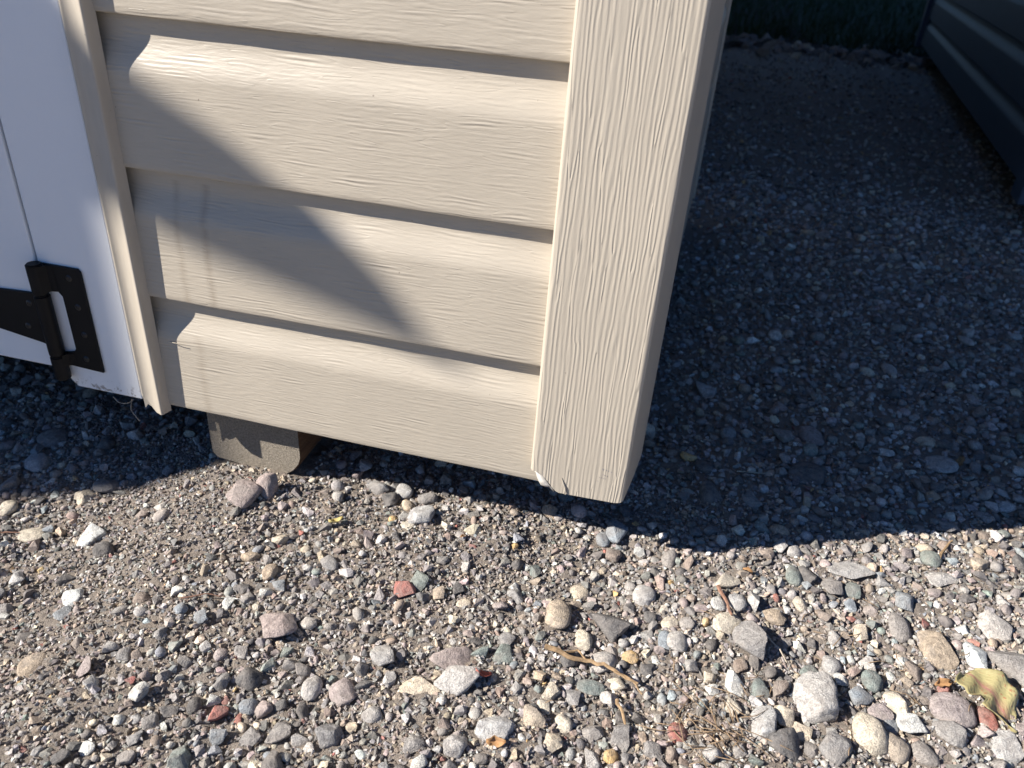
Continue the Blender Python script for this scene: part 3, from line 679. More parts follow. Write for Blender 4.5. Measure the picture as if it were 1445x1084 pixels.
# stones one can recognise: pixel centre, width, height, colour, kind, mesh, label
KEY = [
 (1147, 988, 54, 66, 'light grey', 'a', 20, 'large chunky pale cream stone standing tall left of the yellow leaf', 0.9),
 (1228, 1041, 50, 50, 'cream', 'r', 1, 'smooth plump cream pebble touching a small tan pebble', 0.7),
 (1264, 1058, 35, 34, 'tan', 'r', 4, 'small tan pointed pebble beside the plump cream pebble', 0.7),
 (1057, 907, 42, 46, 'grey', 'a', 5, 'blocky rough grey stone below three pale pebbles in a row', 0.8),
 (1027, 880, 44, 26, 'cream', 'r', 6, 'oval cream pebble above the blocky rough grey stone', 0.6),
 (1014, 853, 22, 18, 'white', 'r', 3, 'small white pebble, first of three pale pebbles in a row', 0.7),
 (1041, 849, 26, 26, 'light grey', 'r', 5, 'light grey pebble, middle of three pale pebbles in a row', 0.7),
 (1066, 848, 31, 29, 'light grey', 'a', 3, 'light grey stone, last of three pale pebbles in a row', 0.7),
 (1025, 823, 36, 21, 'cream', 'a', 7, 'cream brick shaped stone just outside the shadow edge', 0.6),
 (788, 870, 37, 44, 'tan', 'r', 7, 'tan egg shaped pebble alone in the dirt before the corner post', 0.6),
 (572, 829, 31, 24, 'dull red', 'a', 8, 'dull red angular stone, reddest in the sunlit gravel', 0.6),
 (590, 820, 28, 24, 'grey green', 'a', 9, 'grey green stone right beside the dull red stone', 0.6),
 (640, 936, 64, 34, 'mauve grey', 'a', 10, 'broad pinkish brown block stone above two pale blocks', 0.6),
 (645, 963, 62, 34, 'light grey', 'a', 11, 'whitish grey rough block stone below the pinkish brown block', 0.6),
 (592, 972, 60, 28, 'cream', 'a', 12, 'long cream wedge stone touching the whitish grey block', 0.5),
 (709, 924, 29, 25, 'grey green', 'a', 13, 'dark green pointed stone beside the pinkish brown block', 0.6),
 (834, 970, 38, 19, 'grey green', 'r', 8, 'flat oval green pebble below the forked twig', 0.5),
 (540, 928, 34, 32, 'light grey', 'a', 14, 'light grey lumpy stone left of the pinkish brown block', 0.7),
 (485, 978, 40, 36, 'mauve grey', 'a', 15, 'mauve grey lumpy stone left of the long cream wedge', 0.7),
 (700, 1030, 54, 38, 'light grey', 'a', 16, 'large light grey faceted stone with an orange leaf scrap below', 0.6),
 (642, 1052, 32, 30, 'light grey', 'a', 17, 'light grey angular stone left of the large faceted stone', 0.6),
 (585, 1050, 28, 26, 'grey', 'a', 18, 'grey faceted stone two below the long cream wedge', 0.6),
 (654, 850, 20, 13, 'cream', 'r', 2, 'small cream oval pebble right of the grey green stone', 0.5),
 (729, 773, 19, 13, 'ochre', 'a', 19, 'small golden ochre stone under the corner post shadow', 0.6),
 (594, 727, 36, 27, 'light grey', 'a', 20, 'pale speckled stone at the shadow edge under the siding', 0.6),
 (576, 739, 20, 13, 'cream', 'a', 21, 'small cream stone touching the pale speckled stone', 0.6),
 (870, 755, 29, 33, 'blue grey', 'a', 22, 'blue grey upright stone just below the corner post', 0.8),
 (851, 762, 19, 21, 'blue grey', 'r', 9, 'small blue grey pebble leaning on the upright stone', 0.7),
 (860, 888, 50, 37, 'dark grey', 'a', 23, 'large dark grey angular stone right of the tan egg pebble', 0.7),
 (824, 903, 24, 27, 'cream', 'r', 10, 'pale oval pebble between dark grey stone and forked twig', 0.6),
 (908, 843, 32, 29, 'light grey', 'r', 11, 'pale grey rounded stone above the dark grey angular stone', 0.7),
 (818, 837, 26, 20, 'cream', 'r', 12, 'small whitish pebble above the tan egg pebble', 0.6),
 (128, 750, 38, 28, 'white', 'a', 24, 'white triangular stone before the white door', 0.6),
 (42, 753, 40, 22, 'cream', 'r', 13, 'flat cream oval pebble before the white door', 0.5),
 (118, 700, 28, 20, 'cream', 'a', 25, 'yellowish cream stone at the door shadow edge', 0.6),
 (100, 840, 28, 28, 'white', 'a', 0, 'white stone above a bluish stone before the door', 0.6),
 (89, 862, 26, 18, 'blue grey', 'a', 1, 'bluish stone just under a white stone', 0.5),
 (325, 850, 28, 22, 'white', 'a', 3, 'bright white broken stone in the bare dirt patch', 0.6),
 (44, 935, 36, 31, 'tan', 'r', 0, 'round pinkish tan disc pebble before the white door', 0.45),
 (393, 884, 50, 36, 'mauve grey', 'a', 6, 'pinkish mottled stone left of the reddest stone', 0.6),
 (250, 833, 19, 17, 'white', 'a', 4, 'small white stone on the bare dirt patch', 0.6),
 (381, 807, 20, 22, 'tan', 'r', 5, 'small tan oval pebble standing on the dirt below the skid', 0.7),
 (345, 700, 46, 36, 'mauve grey', 'a', 11, 'rough brownish stone lying right before the timber skid', 0.7),
 (375, 690, 30, 30, 'mauve grey', 'a', 10, 'upright brownish flake leaning before the timber skid', 1.0),
 (122, 1056, 24, 17, 'white', 'r', 4, 'small white oval pebble low before the door', 0.5),
 (440, 972, 27, 32, 'light grey', 'r', 9, 'light grey rounded stone left of the mauve lumpy stone', 0.7),
 (393, 1035, 34, 28, 'grey', 'a', 7, 'grey angular stone below the light grey rounded stone', 0.6),
 (352, 1040, 30, 24, 'grey', 'a', 9, 'plain grey stone left of the grey angular stone', 0.6),
 (318, 988, 13, 11, 'dull red', 'a', 12, 'tiny red stone before the timber skid', 0.6),
 (335, 1014, 12, 15, 'dull red', 'a', 13, 'tiny upright pink red stone below the tiny red stone', 0.6),
 (1198, 806, 63, 24, 'light grey', 'a', 14, 'long light grey slab stone at the shadow edge', 0.5),
 (1120, 813, 23, 27, 'grey green', 'r', 2, 'grey green pebble at the shadow edge left of the long slab', 0.7),
 (1138, 811, 22, 28, 'dark grey', 'a', 15, 'dark upright stone between green pebble and long slab', 0.8),
 (1204, 831, 26, 20, 'grey green', 'a', 16, 'pale green stone just below the long slab', 0.6),
 (1175, 826, 32, 24, 'grey', 'a', 17, 'grey stone left of the pale green stone', 0.6),
 (1313, 791, 28, 24, 'grey green', 'r', 6, 'rounded green grey stone at the shadow edge far right', 0.7),
 (1330, 815, 42, 22, 'light grey', 'a', 18, 'light grey wedge stone below the rounded green grey stone', 0.5),
 (1288, 858, 46, 32, 'blue grey', 'a', 19, 'blue grey flaky stone above a red chip', 0.5),
 (1305, 880, 12, 12, 'dull red', 'a', 2, 'small red chip below the blue grey flaky stone', 0.7),
 (1270, 886, 30, 36, 'grey', 'r', 1, 'grey rounded wedge pebble left of the small red chip', 0.6),
 (1213, 893, 20, 27, 'cream', 'a', 20, 'cream upright stone left of the grey wedge pebble', 0.6),
 (1130, 853, 19, 19, 'cream', 'r', 3, 'round cream pebble between the pale row and the long slab', 0.7),
 (1320, 917, 44, 46, 'tan', 'a', 21, 'long tan slab stone pointing at the yellow leaf', 0.5),
 (1377, 931, 30, 42, 'white', 'a', 22, 'white upright stone just above the yellow leaf', 0.8),
 (1431, 945, 60, 48, 'grey', 'a', 23, 'large dark grey slab right of the white upright stone', 0.6),
 (1405, 884, 42, 30, 'light grey', 'a', 24, 'pale angular stone above the large dark grey slab', 0.6),
 (1272, 993, 42, 36, 'cream', 'a', 25, 'cream faceted stone left of the yellow leaf', 0.6),
 (1287, 1018, 40, 32, 'white', 'a', 8, 'whitish rough stone below the cream faceted stone', 0.6),
 (1343, 1005, 56, 38, 'mauve grey', 'r', 8, 'pinkish cream lumpy stone left of the maroon stone', 0.6),
 (1395, 1012, 26, 32, 'dull red', 'r', 10, 'maroon oval stone tucked under the yellow leaf', 0.6),
 (1242, 1007, 30, 22, 'mauve grey', 'a', 5, 'dusky pink stone below the cream faceted stone', 0.6),
 (1256, 1023, 26, 19, 'blue grey', 'r', 7, 'small blue pebble above the tan pointed pebble', 0.6),
 (1230, 967, 27, 26, 'grey green', 'r', 12, 'grey green round pebble right of the large chunky stone', 0.7),
 (1144, 950, 33, 18, 'grey green', 'a', 1, 'dark green stone just above the large chunky stone', 0.6),
 (1172, 941, 26, 26, 'light grey', 'r', 11, 'light grey pebble beside the dark green stone', 0.7),
 (1187, 958, 21, 18, 'white', 'a', 6, 'small white stone right of the light grey pebble', 0.6),
 (1127, 1035, 32, 27, 'cream', 'a', 9, 'cream faceted stone under the large chunky stone', 0.6),
 (1106, 1010, 32, 32, 'cream', 'a', 17, 'yellowish cream stone left of the large chunky stone', 0.7),
 (1037, 967, 26, 40, 'white', 'a', 12, 'white sharp upright stone above the pine needles', 0.7),
 (1070, 974, 26, 24, 'grey green', 'a', 13, 'dark green block stone right of the white sharp stone', 0.7),
 (1076, 1021, 36, 50, 'light grey', 'a', 20, 'tall pale rough stone left of the yellowish cream stone', 0.8),
 (1419, 1048, 46, 34, 'light grey', 'a', 21, 'pale flat stone below the curled end of the leaf', 0.5),
 (1339, 1035, 38, 36, 'grey', 'a', 0, 'grey lumpy stone below the pinkish cream stone', 0.7),
 (1303, 1066, 30, 30, 'grey', 'r', 13, 'grey rounded stone near the tan pointed pebble', 0.7),
 (957, 1031, 29, 28, 'dull red', 'r', 2, 'reddish brown round stone near the pine needles', 0.7),
 (1108, 1058, 46, 40, 'dark grey', 'a', 10, 'dark grey rough stone under the cream faceted stone', 0.7),
 (1177, 1062, 44, 38, 'grey', 'a', 11, 'grey rough stone left of the plump cream pebble', 0.7),
 (862, 1067, 20, 20, 'ochre', 'r', 9, 'round ochre pebble low before the corner post', 0.7),
 (780, 1048, 26, 28, 'cream', 'a', 18, 'cream block stone left of the round ochre pebble', 0.6),
 (850, 935, 34, 30, 'light grey', 'r', 5, 'pale grey oval pebble lying under the forked twig', 0.6),
 (810, 985, 22, 24, 'grey', 'a', 22, 'grey angular stone under the flat green pebble', 0.6),
 (860, 985, 26, 24, 'light grey', 'a', 25, 'whitish rough stone right of the flat green pebble', 0.6),
 (940, 905, 22, 28, 'blue grey', 'r', 6, 'blue grey oval pebble right of the forked twig', 0.7),
 (955, 908, 28, 26, 'light grey', 'r', 8, 'light grey oval pebble beside the blue grey oval pebble', 0.7),
 (945, 880, 24, 19, 'cream', 'r', 11, 'cream oval pebble above the blue grey oval pebble', 0.6),
 (890, 928, 22, 17, 'ochre', 'r', 3, 'yellowish pebble at the forked twig', 0.6),
 (998, 551, 26, 26, 'light grey', 'a', 4, 'palest stone in the shade right of the corner post', 0.5),
 (1255, 522, 20, 18, 'light grey', 'r', 1, 'pale round pebble far back in the shade between the sheds', 0.6),
 (1363, 484, 18, 16, 'light grey', 'r', 4, 'pale pebble in the shade nearest the slate shed', 0.6),
 (1140, 668, 54, 30, 'dark grey', 'a', 16, 'dark flat pointed stone in the shade between the sheds', 0.35),
 (1145, 617, 34, 26, 'mauve grey', 'r', 7, 'mauve pebble above the dark flat pointed stone', 0.6),
 (1330, 655, 42, 22, 'light grey', 'r', 12, 'flat pale oval stone beside a brown leaf scrap in the shade', 0.5),
 (1060, 708, 24, 36, 'blue grey', 'a', 15, 'blue grey upright stone in the shade right of the post', 0.6),
 (1420, 713, 28, 12, 'white', 'a', 7, 'white flat stone in the shade near the sunlit edge', 0.5),
 (1000, 700, 30, 30, 'dark grey', 'a', 13, 'dark grey stone in the shade close to the post bottom', 0.6),
 (75, 620, 38, 24, 'grey', 'r', 0, 'grey oval stone in the shade below the white door', 0.5),
 (58, 640, 24, 20, 'blue grey', 'a', 3, 'bluish stone below the grey oval stone in the door shade', 0.6),
 (55, 655, 30, 24, 'light grey', 'r', 10, 'pale rounded stone in the door shade', 0.6),
 (15, 683, 22, 24, 'grey', 'a', 24, 'grey upright stone where the door shadow ends', 0.7),
 (150, 682, 36, 20, 'grey', 'r', 5, 'long grey stone where the door shadow ends', 0.6),
 (240, 660, 26, 18, 'blue grey', 'a', 19, 'bluish flat stone in shade left of the timber skid', 0.5),
]
for (u, v, wpx, hpx, col, kind, idx, lab, hr) in KEY:
    p0 = hit(u, v, 2, -0.085); p0 = hit(u, v, 2, float(gz(p0[0], p0[1])) + 0.002)
    d = proj(p0)[2]; mm = d / F
    el = math.atan2(CAM[2] - p0[2], math.hypot(p0[0] - CAM[0], p0[1] - CAM[1]))
    sx = wpx * mm / 2 * 1.08; apparent = hpx * mm / 2 * 1.08
    sz0 = min(sx, apparent) * hr
    sy = math.sqrt(max(apparent ** 2 - (sz0 * math.cos(el)) ** 2, (0.45 * apparent) ** 2)) / math.sin(el)
    sy = min(sy, sx * 1.5)
    put_stone(p0[0], p0[1], sx, sy, sz0, VY + random.uniform(-0.2, 0.2), col, kind, idx, lab, tilt=0.1, sink=0.30, jit=0.05)

# random stones from large to small, not overlapping
cell = 0.03; grid = {}
def gadd(x, y, r): grid.setdefault((int(x // cell), int(y // cell)), []).append((x, y, r))
for x, y, r in placed: gadd(x, y, r)
def free(x, y, r, k):
    cx, cy = int(x // cell), int(y // cell)
    for i in (-1, 0, 1):
        for j in (-1, 0, 1):
            for (a, b, q) in grid.get((cx + i, cy + j), ()):
                if (a - x) ** 2 + (b - y) ** 2 < (k * (q + r)) ** 2: return False
    return True
def under(x, y):     # kept clear: skid end, ground far under sheds
    return (-0.376 < x < -0.262 and y > 0.024 and y < 1.1)
def coarse(x, y):    # more and larger stones to the right and before the door, bare dirt between
    c = 0.50 + 0.26 * waves(np.array(x), np.array(y), 2.6, 5, 4) + 0.45 * sstep(0.02, 0.30, np.array(x))
    c = c - 0.42 * np.exp(-((x + 0.27) ** 2 + (y + 0.02) ** 2) / 0.012) - 0.30 * np.exp(-((x + 0.05) ** 2 + (y + 0.03) ** 2) / 0.009) - 0.15 * np.exp(-((x + 0.30) ** 2 + (y + 0.2) ** 2) / 0.02)
    return float(np.clip(c, 0.05, 1.2))
ST = []
def throw(n, r0, r1, xr, yr, k, pw=1.0, use_c=True):
    for _ in range(n):
        x = random.uniform(*xr); y = random.uniform(*yr)
        if under(x, y): continue
        if use_c and random.random() > coarse(x, y): continue
        r = r0 + (r1 - r0) * random.random() ** pw
        if free(x, y, r, k): gadd(x, y, r); ST.append((x, y, r))
NX, NY = (-0.82, 0.78), (-0.46, 0.28)
throw(1100, 0.0072, 0.0115, NX, NY, 0.92, 1.6)
throw(500, 0.0075, 0.013, (0.1, 1.2), (0.2, 1.4), 0.95, 1.6)
throw(10500, 0.0044, 0.0078, NX, NY, 0.80, 1.5)
throw(34000, 0.0025, 0.0044, NX, NY, 0.74, 1.3)
throw(6000, 0.0048, 0.009, (0.08, 1.35), (0.28, 1.6), 0.85, 1.5)
throw(13000, 0.0032, 0.0058, (0.08, 1.25), (0.28, 1.5), 0.80)
throw(2400, 0.006, 0.011, (0.05, 1.6), (1.5, 4.2), 0.9, 2.0)
throw(1500, 0.008, 0.016, (-1.7, -0.82), (-0.9, 0.1), 0.9, 1.5); throw(1500, 0.008, 0.016, (0.78, 1.7), (-0.9, 0.3), 0.9, 1.5); throw(1800, 0.008, 0.016, (-0.9, 0.9), (-1.3, -0.46), 0.9, 1.5)
for xr_, yr_, n_ in (((-1.5, -0.82), (-0.95, 0.05), 5000), ((0.78, 1.5), (-0.95, 0.28), 5500), ((-0.85, 0.85), (-1.2, -0.46), 9000)): throw(n_, 0.0042, 0.0085, xr_, yr_, 0.82, 1.6, False)
for _ in range(7000):        # gravel thinning out towards the back of the passage
    x = random.uniform(0.08, 1.4); y = 1.35 + 2.2 * random.random() ** 2.0; rr_ = random.uniform(0.0038, 0.0085)
    if free(x, y, rr_, 0.82): gadd(x, y, rr_); ST.append((x, y, rr_))
ST = np.array(ST)
# apparent size in the picture
q = (RM @ (np.column_stack([ST[:, :2], gz(ST[:, 0], ST[:, 1])]) - CAM).T)
uu = PW / 2 + F * q[0] / q[2]; vv = PH / 2 + F * q[1] / q[2]
inside = (uu > -5) & (uu < PW + 5) & (vv > 0) & (vv < PH + 5) & (q[2] > 0.1)
hidden = (ST[:, 0] < 0.085) & (ST[:, 1] > 0.07)
app = np.where(inside & ~hidden, ST[:, 2] * F / np.maximum(q[2], 0.1), 0)
order = np.argsort(-app); NSOLO = 300 - len(KEY)
solo = set(order[:NSOLO].tolist())
def coltab(n, w=PWT): return rng.choice(len(PK), n, p=w)
ci = coltab(len(ST)); isr = rng.random(len(ST)) < 0.22
for i in solo:
    x, y, r = ST[i]; a = random.uniform(0.85, 1.25); b_ = random.uniform(0.7, 0.95)
    put_stone(x, y, r * a, r * b_ * 1.05, r * random.uniform(0.5, 0.75), random.uniform(0, 6.28), PK[ci[i]], 'r' if isr[i] else 'a', random.randrange(60), None, 0.25, 0.3)

LM = [('the dull red stone', 572, 829), ('the tan egg pebble', 788, 870), ('the forked twig', 830, 935), ('the pinkish brown block', 640, 936), ('the long cream wedge', 592, 972), ('the large faceted stone', 700, 1030),
      ('the yellow leaf', 1395, 985), ('the large chunky stone', 1147, 988), ('the plump cream pebble', 1228, 1041), ('the blocky rough stone', 1057, 907), ('the long pale slab', 1198, 806), ('the timber skid', 370, 660),
      ('the white triangular stone', 128, 750), ('the flat cream pebble', 42, 753), ('the pinkish mottled stone', 393, 884), ('the round tan disc', 44, 935), ('the white broken stone', 325, 850), ('the upright blue stone', 870, 755),
      ('the dark angular stone', 860, 888), ('the pine needles', 1010, 1025), ('the round ochre pebble', 862, 1067), ('the reddish brown stone', 957, 1031), ('the blue flaky stone', 1288, 858), ('the long tan slab', 1320, 917),
      ('the corner post', 850, 700), ('the white jamb', 150, 570), ('the palest shaded stone', 998, 551), ('the dark pointed stone', 1140, 668), ('the slate shed', 1437, 283), ('the pale shaded oval', 1330, 655), ('the speckled stone', 594, 727), ('the straw leaf scrap', 474, 735), ('the white oval pebble', 122, 1056), ('the tiny red stone', 318, 988), ('the mauve lumpy stone', 485, 978)]
LMW = [(n_, hit(u, v, 2, -0.085)[:2]) for n_, u, v in LM]
by = {}
for o in C.objects:
    if o.name.split('.')[0] in ('stone', 'pebble') and 'group' in o: by.setdefault(o['label'], []).append(o)
for lab, os_ in by.items():
    if len(os_) < 2: continue
    for o in os_:
        p = np.array(o.location[:2]); ds = sorted((float(np.linalg.norm(q_ - p)), n_, q_) for n_, q_ in LMW)
        d0, n0, q0 = ds[0]; v0 = (q0 - p) / max(d0, 1e-6)
        head = ' '.join(lab.split(' in ')[0].split(' along ')[0].split())
        for d1, n1, q1 in ds[1:]:
            if float(np.dot((q1 - p) / d1, v0)) < -0.45:
                o['label'] = f'{head} between {n0} and {n1}'; break
        else: o['label'] = f'{head} beside {n0}'

def rotmats(n, flat):
    a = rng.uniform(0, 2 * np.pi, n); tx = rng.normal(0, flat, n); ty = rng.normal(0, flat, n)
    ca, sa = np.cos(a), np.sin(a); cx, sx = np.cos(tx), np.sin(tx); cy, sy = np.cos(ty), np.sin(ty)
    Z0 = np.zeros(n); O = np.ones(n)
    Rz = np.stack([np.stack([ca, -sa, Z0], 1), np.stack([sa, ca, Z0], 1), np.stack([Z0, Z0, O], 1)], 1)
    Rx = np.stack([np.stack([O, Z0, Z0], 1), np.stack([Z0, cx, -sx], 1), np.stack([Z0, sx, cx], 1)], 1)
    Ry = np.stack([np.stack([cy, Z0, sy], 1), np.stack([Z0, O, Z0], 1), np.stack([-sy, Z0, cy], 1)], 1)
    return Rz @ Rx @ Ry
def pile(name, libs, S, ci, sink, flat, label, jit=0.22):
    """S: x,y,r rows; libs: list of (shape list, smooth, mask)"""
    VV, FF, CC, SM = [], [], [], []; base = 0
    n = len(S); sc = np.column_stack([rng.uniform(0.85, 1.25, n), rng.uniform(0.68, 0.98, n), rng.uniform(0.45, 0.82, n)]) * S[:, 2:3]
    pos = np.column_stack([S[:, 0], S[:, 1], gz(S[:, 0], S[:, 1]) + sc[:, 2] * (1 - 2 * sink) + rng.normal(0, 0.08, n) * S[:, 2]])
    R = rotmats(n, flat); col = PARR[ci] * (1 + rng.uniform(-jit, jit, (n, 1))) * (1 + rng.uniform(-0.04, 0.04, (n, 3)))
    for shapes, smooth, mask in libs:
        ids = np.nonzero(mask)[0]
        pick = rng.integers(0, len(shapes), len(ids))
        for s, (Vs, Fs) in enumerate(shapes):
            k = ids[pick == s]
            if len(k) == 0: continue
            W = np.einsum('nij,nvj->nvi', R[k], Vs[None] * sc[k][:, None, :]) + pos[k][:, None, :]
            VV.append(W.reshape(-1, 3)); CC.append(np.repeat(col[k], len(Vs), 0))
            FF.append((Fs[None] + (np.arange(len(k)) * len(Vs))[:, None, None]).reshape(-1, 3) + base); base += len(k) * len(Vs)
            SM.append(np.full(len(k) * len(Fs), smooth))
    o = link(name, np_mesh(name, np.concatenate(VV), np.concatenate(FF), np.concatenate(SM), np.concatenate(CC)), m_gravel)
    return tag(o, label, 'gravel', kind='stuff')
rest = np.array([i for i in range(len(ST)) if i not in solo])
pile('gravel', [(peb, True, isr[rest]), (ang, False, ~isr[rest])], ST[rest], ci[rest], 0.30, 0.3, 'mixed grey and tan gravel covering the ground around the shed')

# grit of two to four millimetre filling in between
occ_s = 0.0015; ox0, oy0 = -0.82, -0.46; ow, oh = int(1.62 / occ_s), int(1.36 / occ_s); occ = np.zeros((ow, oh), bool)
allp = np.concatenate([ST, np.array(placed)])
for x, y, r in allp:
    i, j, k = (x - ox0) / occ_s, (y - oy0) / occ_s, r * 0.62 / occ_s
    if -20 < i < ow + 20 and -20 < j < oh + 20:
        a0, a1, b0, b1 = int(max(i - k, 0)), int(max(min(i + k + 1, ow), 0)), int(max(j - k, 0)), int(max(min(j + k + 1, oh), 0))
        if a1 > a0 and b1 > b0:
            A, B = np.ogrid[a0:a1, b0:b1]; occ[a0:a1, b0:b1] |= ((A - i) ** 2 + (B - j) ** 2) < k * k
def grit(n, r0, r1, xr, yr):
    x = rng.uniform(*xr, n); y = rng.uniform(*yr, n); i = ((x - ox0) / occ_s).astype(int); j = ((y - oy0) / occ_s).astype(int)
    ok = (i >= 0) & (i < ow) & (j >= 0) & (j < oh); ok[ok] &= ~occ[i[ok], j[ok]]
    ok &= ~((x > -0.376) & (x < -0.262) & (y > 0.028))
    return np.column_stack([x, y, r0 + (r1 - r0) * rng.random(n) ** 1.6])[ok]
G = np.concatenate([grit(95000, 0.0010, 0.0026, (-0.8, 0.72), (-0.44, 0.14)), grit(9000, 0.0016, 0.0034, (0.05, 0.8), (0.14, 0.9))])
pile('grit', [(tiny, False, np.ones(len(G), bool))], G, coltab(len(G), PWG), 0.12, 0.5, 'fine grey and brown grit between the gravel stones', 0.3)

# ------------------------------------------------------------------ fallen leaf
def leaf_mat():
    m, nt, b = newmat('autumn_leaf', 0.5, 0.4)
    uv = N(nt, 'ShaderNodeUVMap'); uv.uv_map = 'UVMap'; s = N(nt, 'ShaderNodeSeparateXYZ'); nt.links.new(uv.outputs[0], s.inputs[0])
    n1 = noise(nt, uv.outputs[0], 5.0, 4); n2 = noise(nt, uv.outputs[0], 14.0, 3)
    c = mixc(nt, n1, (0.30, 0.27, 0.12), (0.41, 0.345, 0.18))
    mid = math_(nt, 'ABSOLUTE', math_(nt, 'SUBTRACT', s.outputs[1], 0.5))
    red = math_(nt, 'MULTIPLY', math_(nt, 'MAXIMUM', math_(nt, 'SUBTRACT', 1.0, math_(nt, 'DIVIDE', mid, math_(nt, 'ADD', 0.05, math_(nt, 'MULTIPLY', s.outputs[0], 0.28)))), 0.0), 1.3)
    c = mixc(nt, math_(nt, 'MINIMUM', math_(nt, 'MULTIPLY', red, n1), 0.9), c, (0.22, 0.08, 0.075))
    c = mixc(nt, math_(nt, 'MULTIPLY', ramp(nt, n2, [(0.60, (0, 0, 0)), (0.66, (1, 1, 1))]), 0.7), c, (0.32, 0.09, 0.05))
    rib = ramp(nt, mid, [(0.012, (1, 1, 1)), (0.022, (0, 0, 0))])
    c = mixc(nt, rib, c, (0.30, 0.15, 0.12))
    nt.links.new(c, b.inputs['Base Color'])
    vein = N(nt, 'ShaderNodeTexWave', Scale=5.0, Distortion=2.0); nt.links.new(uv.outputs[0], vein.inputs['Vector'])
    nt.links.new(bump(nt, n2, 0.0010), b.inputs['Normal'])
    return m
A = hit(1364, 950, 2, -0.062); B = hit(1436, 1032, 2, -0.066)
A, B = Vector(A), Vector(B); ax = (B - A); Ln = ax.length; ax.normalize(); sd = Vector((ax.y, -ax.x, 0)).normalized() * -1
V = []; nu, nv = 26, 15
for i in range(nu + 1):
    t = i / nu; hw = 0.0235 * (math.sin(math.pi * min(1, (0.02 + t * 0.98) ** 0.62)) ** 0.8) + 0.0005
    if t > 0.62: hw *= 1 - 0.45 * (t - 0.62) / 0.38
    for j in range(nv + 1):
        s_ = -1 + 2 * j / nv
        notch = 0.0
        w = hw * (1 + 0.10 * math.sin(t * 21 + (3 if s_ > 0 else 0)))
        if s_ < 0 and 0.40 < t < 0.52: w *= 0.62
        p = A + ax * (Ln * t) + sd * (w * s_ + 0.004 * math.sin(3.1 * t))
        z = p.z + 0.010 * abs(s_) ** 1.6 * (0.5 + t) * (0.6 if s_ < 0 else 1.0) - 0.010 * t ** 2 + 0.004 * math.sin(3.3 * t) + 0.0014 * math.sin(t * 19 + s_ * 5)
        if s_ > 0: z -= 0.016 * t * s_ ** 2
        V.append((p.x, p.y, z))
Fc = [(i * (nv + 1) + j, (i + 1) * (nv + 1) + j, (i + 1) * (nv + 1) + j + 1, i * (nv + 1) + j + 1) for i in range(nu) for j in range(nv)]
lm = mesh_of('leaf', V, Fc, True); uvl = lm.uv_layers.new(name='UVMap')
for lpp in lm.loops:
    i, j = divmod(lpp.vertex_index, nv + 1); uvl.data[lpp.index].uv = (i / nu, j / nv)
leaf = link('fallen_leaf', lm, leaf_mat()); md = leaf.modifiers.new('s', 'SOLIDIFY'); md.thickness = 0.00035
tag(leaf, 'curled yellow green fallen leaf with red spots and midrib', 'leaf')

# small dry leaf scraps
def scrap(u, v, size, mat, label, rot=0.0):
    p = hit(u, v, 2, -0.080); z0 = float(gz(p[0], p[1])) + 0.006; p = hit(u, v, 2, z0)
    bm = bmesh.new(); pts = []
    n = 5; g = []
    for i in range(n + 1):
        row = []
        for j in range(4):
            t = i / n; s_ = -1 + 2 * j / 3; w = size * 0.24 * math.sin(math.pi * (0.08 + 0.86 * t)) * (1 + 0.3 * math.sin(i * 2.3 + j))
            row.append(bm.verts.new((size * (t - 0.5), w * s_, 0.18 * size * s_ * s_ + 0.12 * size * math.sin(t * 4 + u))))
        g.append(row)
    for i in range(n):
        for j in range(3): bm.faces.new((g[i][j], g[i + 1][j], g[i + 1][j + 1], g[i][j + 1]))
    o = link('leaf_scrap', from_bm('leaf_scrap', bm, True), mat, None, tuple(p), rot); o.rotation_euler = (random.gauss(0, 0.3), random.gauss(0, 0.3), rot)
    o.modifiers.new('s', 'SOLIDIFY').thickness = 0.0004
    tag(o, label, 'leaf', 'dry leaf scraps on the gravel')
scrap(1330, 965, 0.015, m_orange, 'curled orange leaf scrap left of the large fallen leaf', 0.5)
scrap(700, 1047, 0.015, m_orange, 'orange brown leaf scrap under the large faceted stone', 0.2)
scrap(681, 951, 0.015, simple('red_leaf', (0.36, 0.09, 0.06), 0.6), 'red leaf scrap right of the whitish grey block stone', 0.4)
scrap(1355, 652, 0.016, m_litter, 'rusty brown leaf scrap standing in the shade', 1.2)
scrap(474, 735, 0.015, simple('straw_leaf', (0.50, 0.40, 0.16), 0.6), 'straw yellow leaf scrap on the dirt right of the skid', 0.8)
scrap(654, 757, 0.007, m_orange, 'tiny orange scrap near the golden ochre stone', 0.8)
scrap(1055, 806, 0.010, m_orange, 'orange scrap at the shadow edge right of the post', -0.3)

def twig(name, pix, r, mat, label, lift=0.006, cat='twig', group=None):
    pts = []
    for (u, v) in pix:
        p = hit(u, v, 2, -0.085); z0 = float(gz(p[0], p[1])) + lift + random.uniform(-0.001, 0.001); pts.append(hit(u, v, 2, z0))
    # refine
    P = []
    for a, b in zip(pts[:-1], pts[1:]):
        for t in (0, 0.33, 0.66): P.append(a + (b - a) * t + np.array([random.gauss(0, r * 0.3), random.gauss(0, r * 0.3), random.gauss(0, r * 0.3)]))
    P.append(pts[-1]); n = len(P)
    me = tube_mesh(name, P, [r * (1 - 0.55 * i / n) for i in range(n)], 6)
    return me
def twig_obj(name, pix, r, mat, label, **k):
    o = link(name, twig(name, pix, r, mat, label, **{a: b for a, b in k.items() if a == 'lift'}), mat); tag(o, label, k.get('cat', 'twig'), k.get('group')); return o
tw = twig_obj('twig', [(768, 911), (800, 927), (828, 932), (850, 937), (875, 952), (900, 965)], 0.0024, m_twig, 'forked brown twig lying across pebbles before the corner post', lift=0.012)
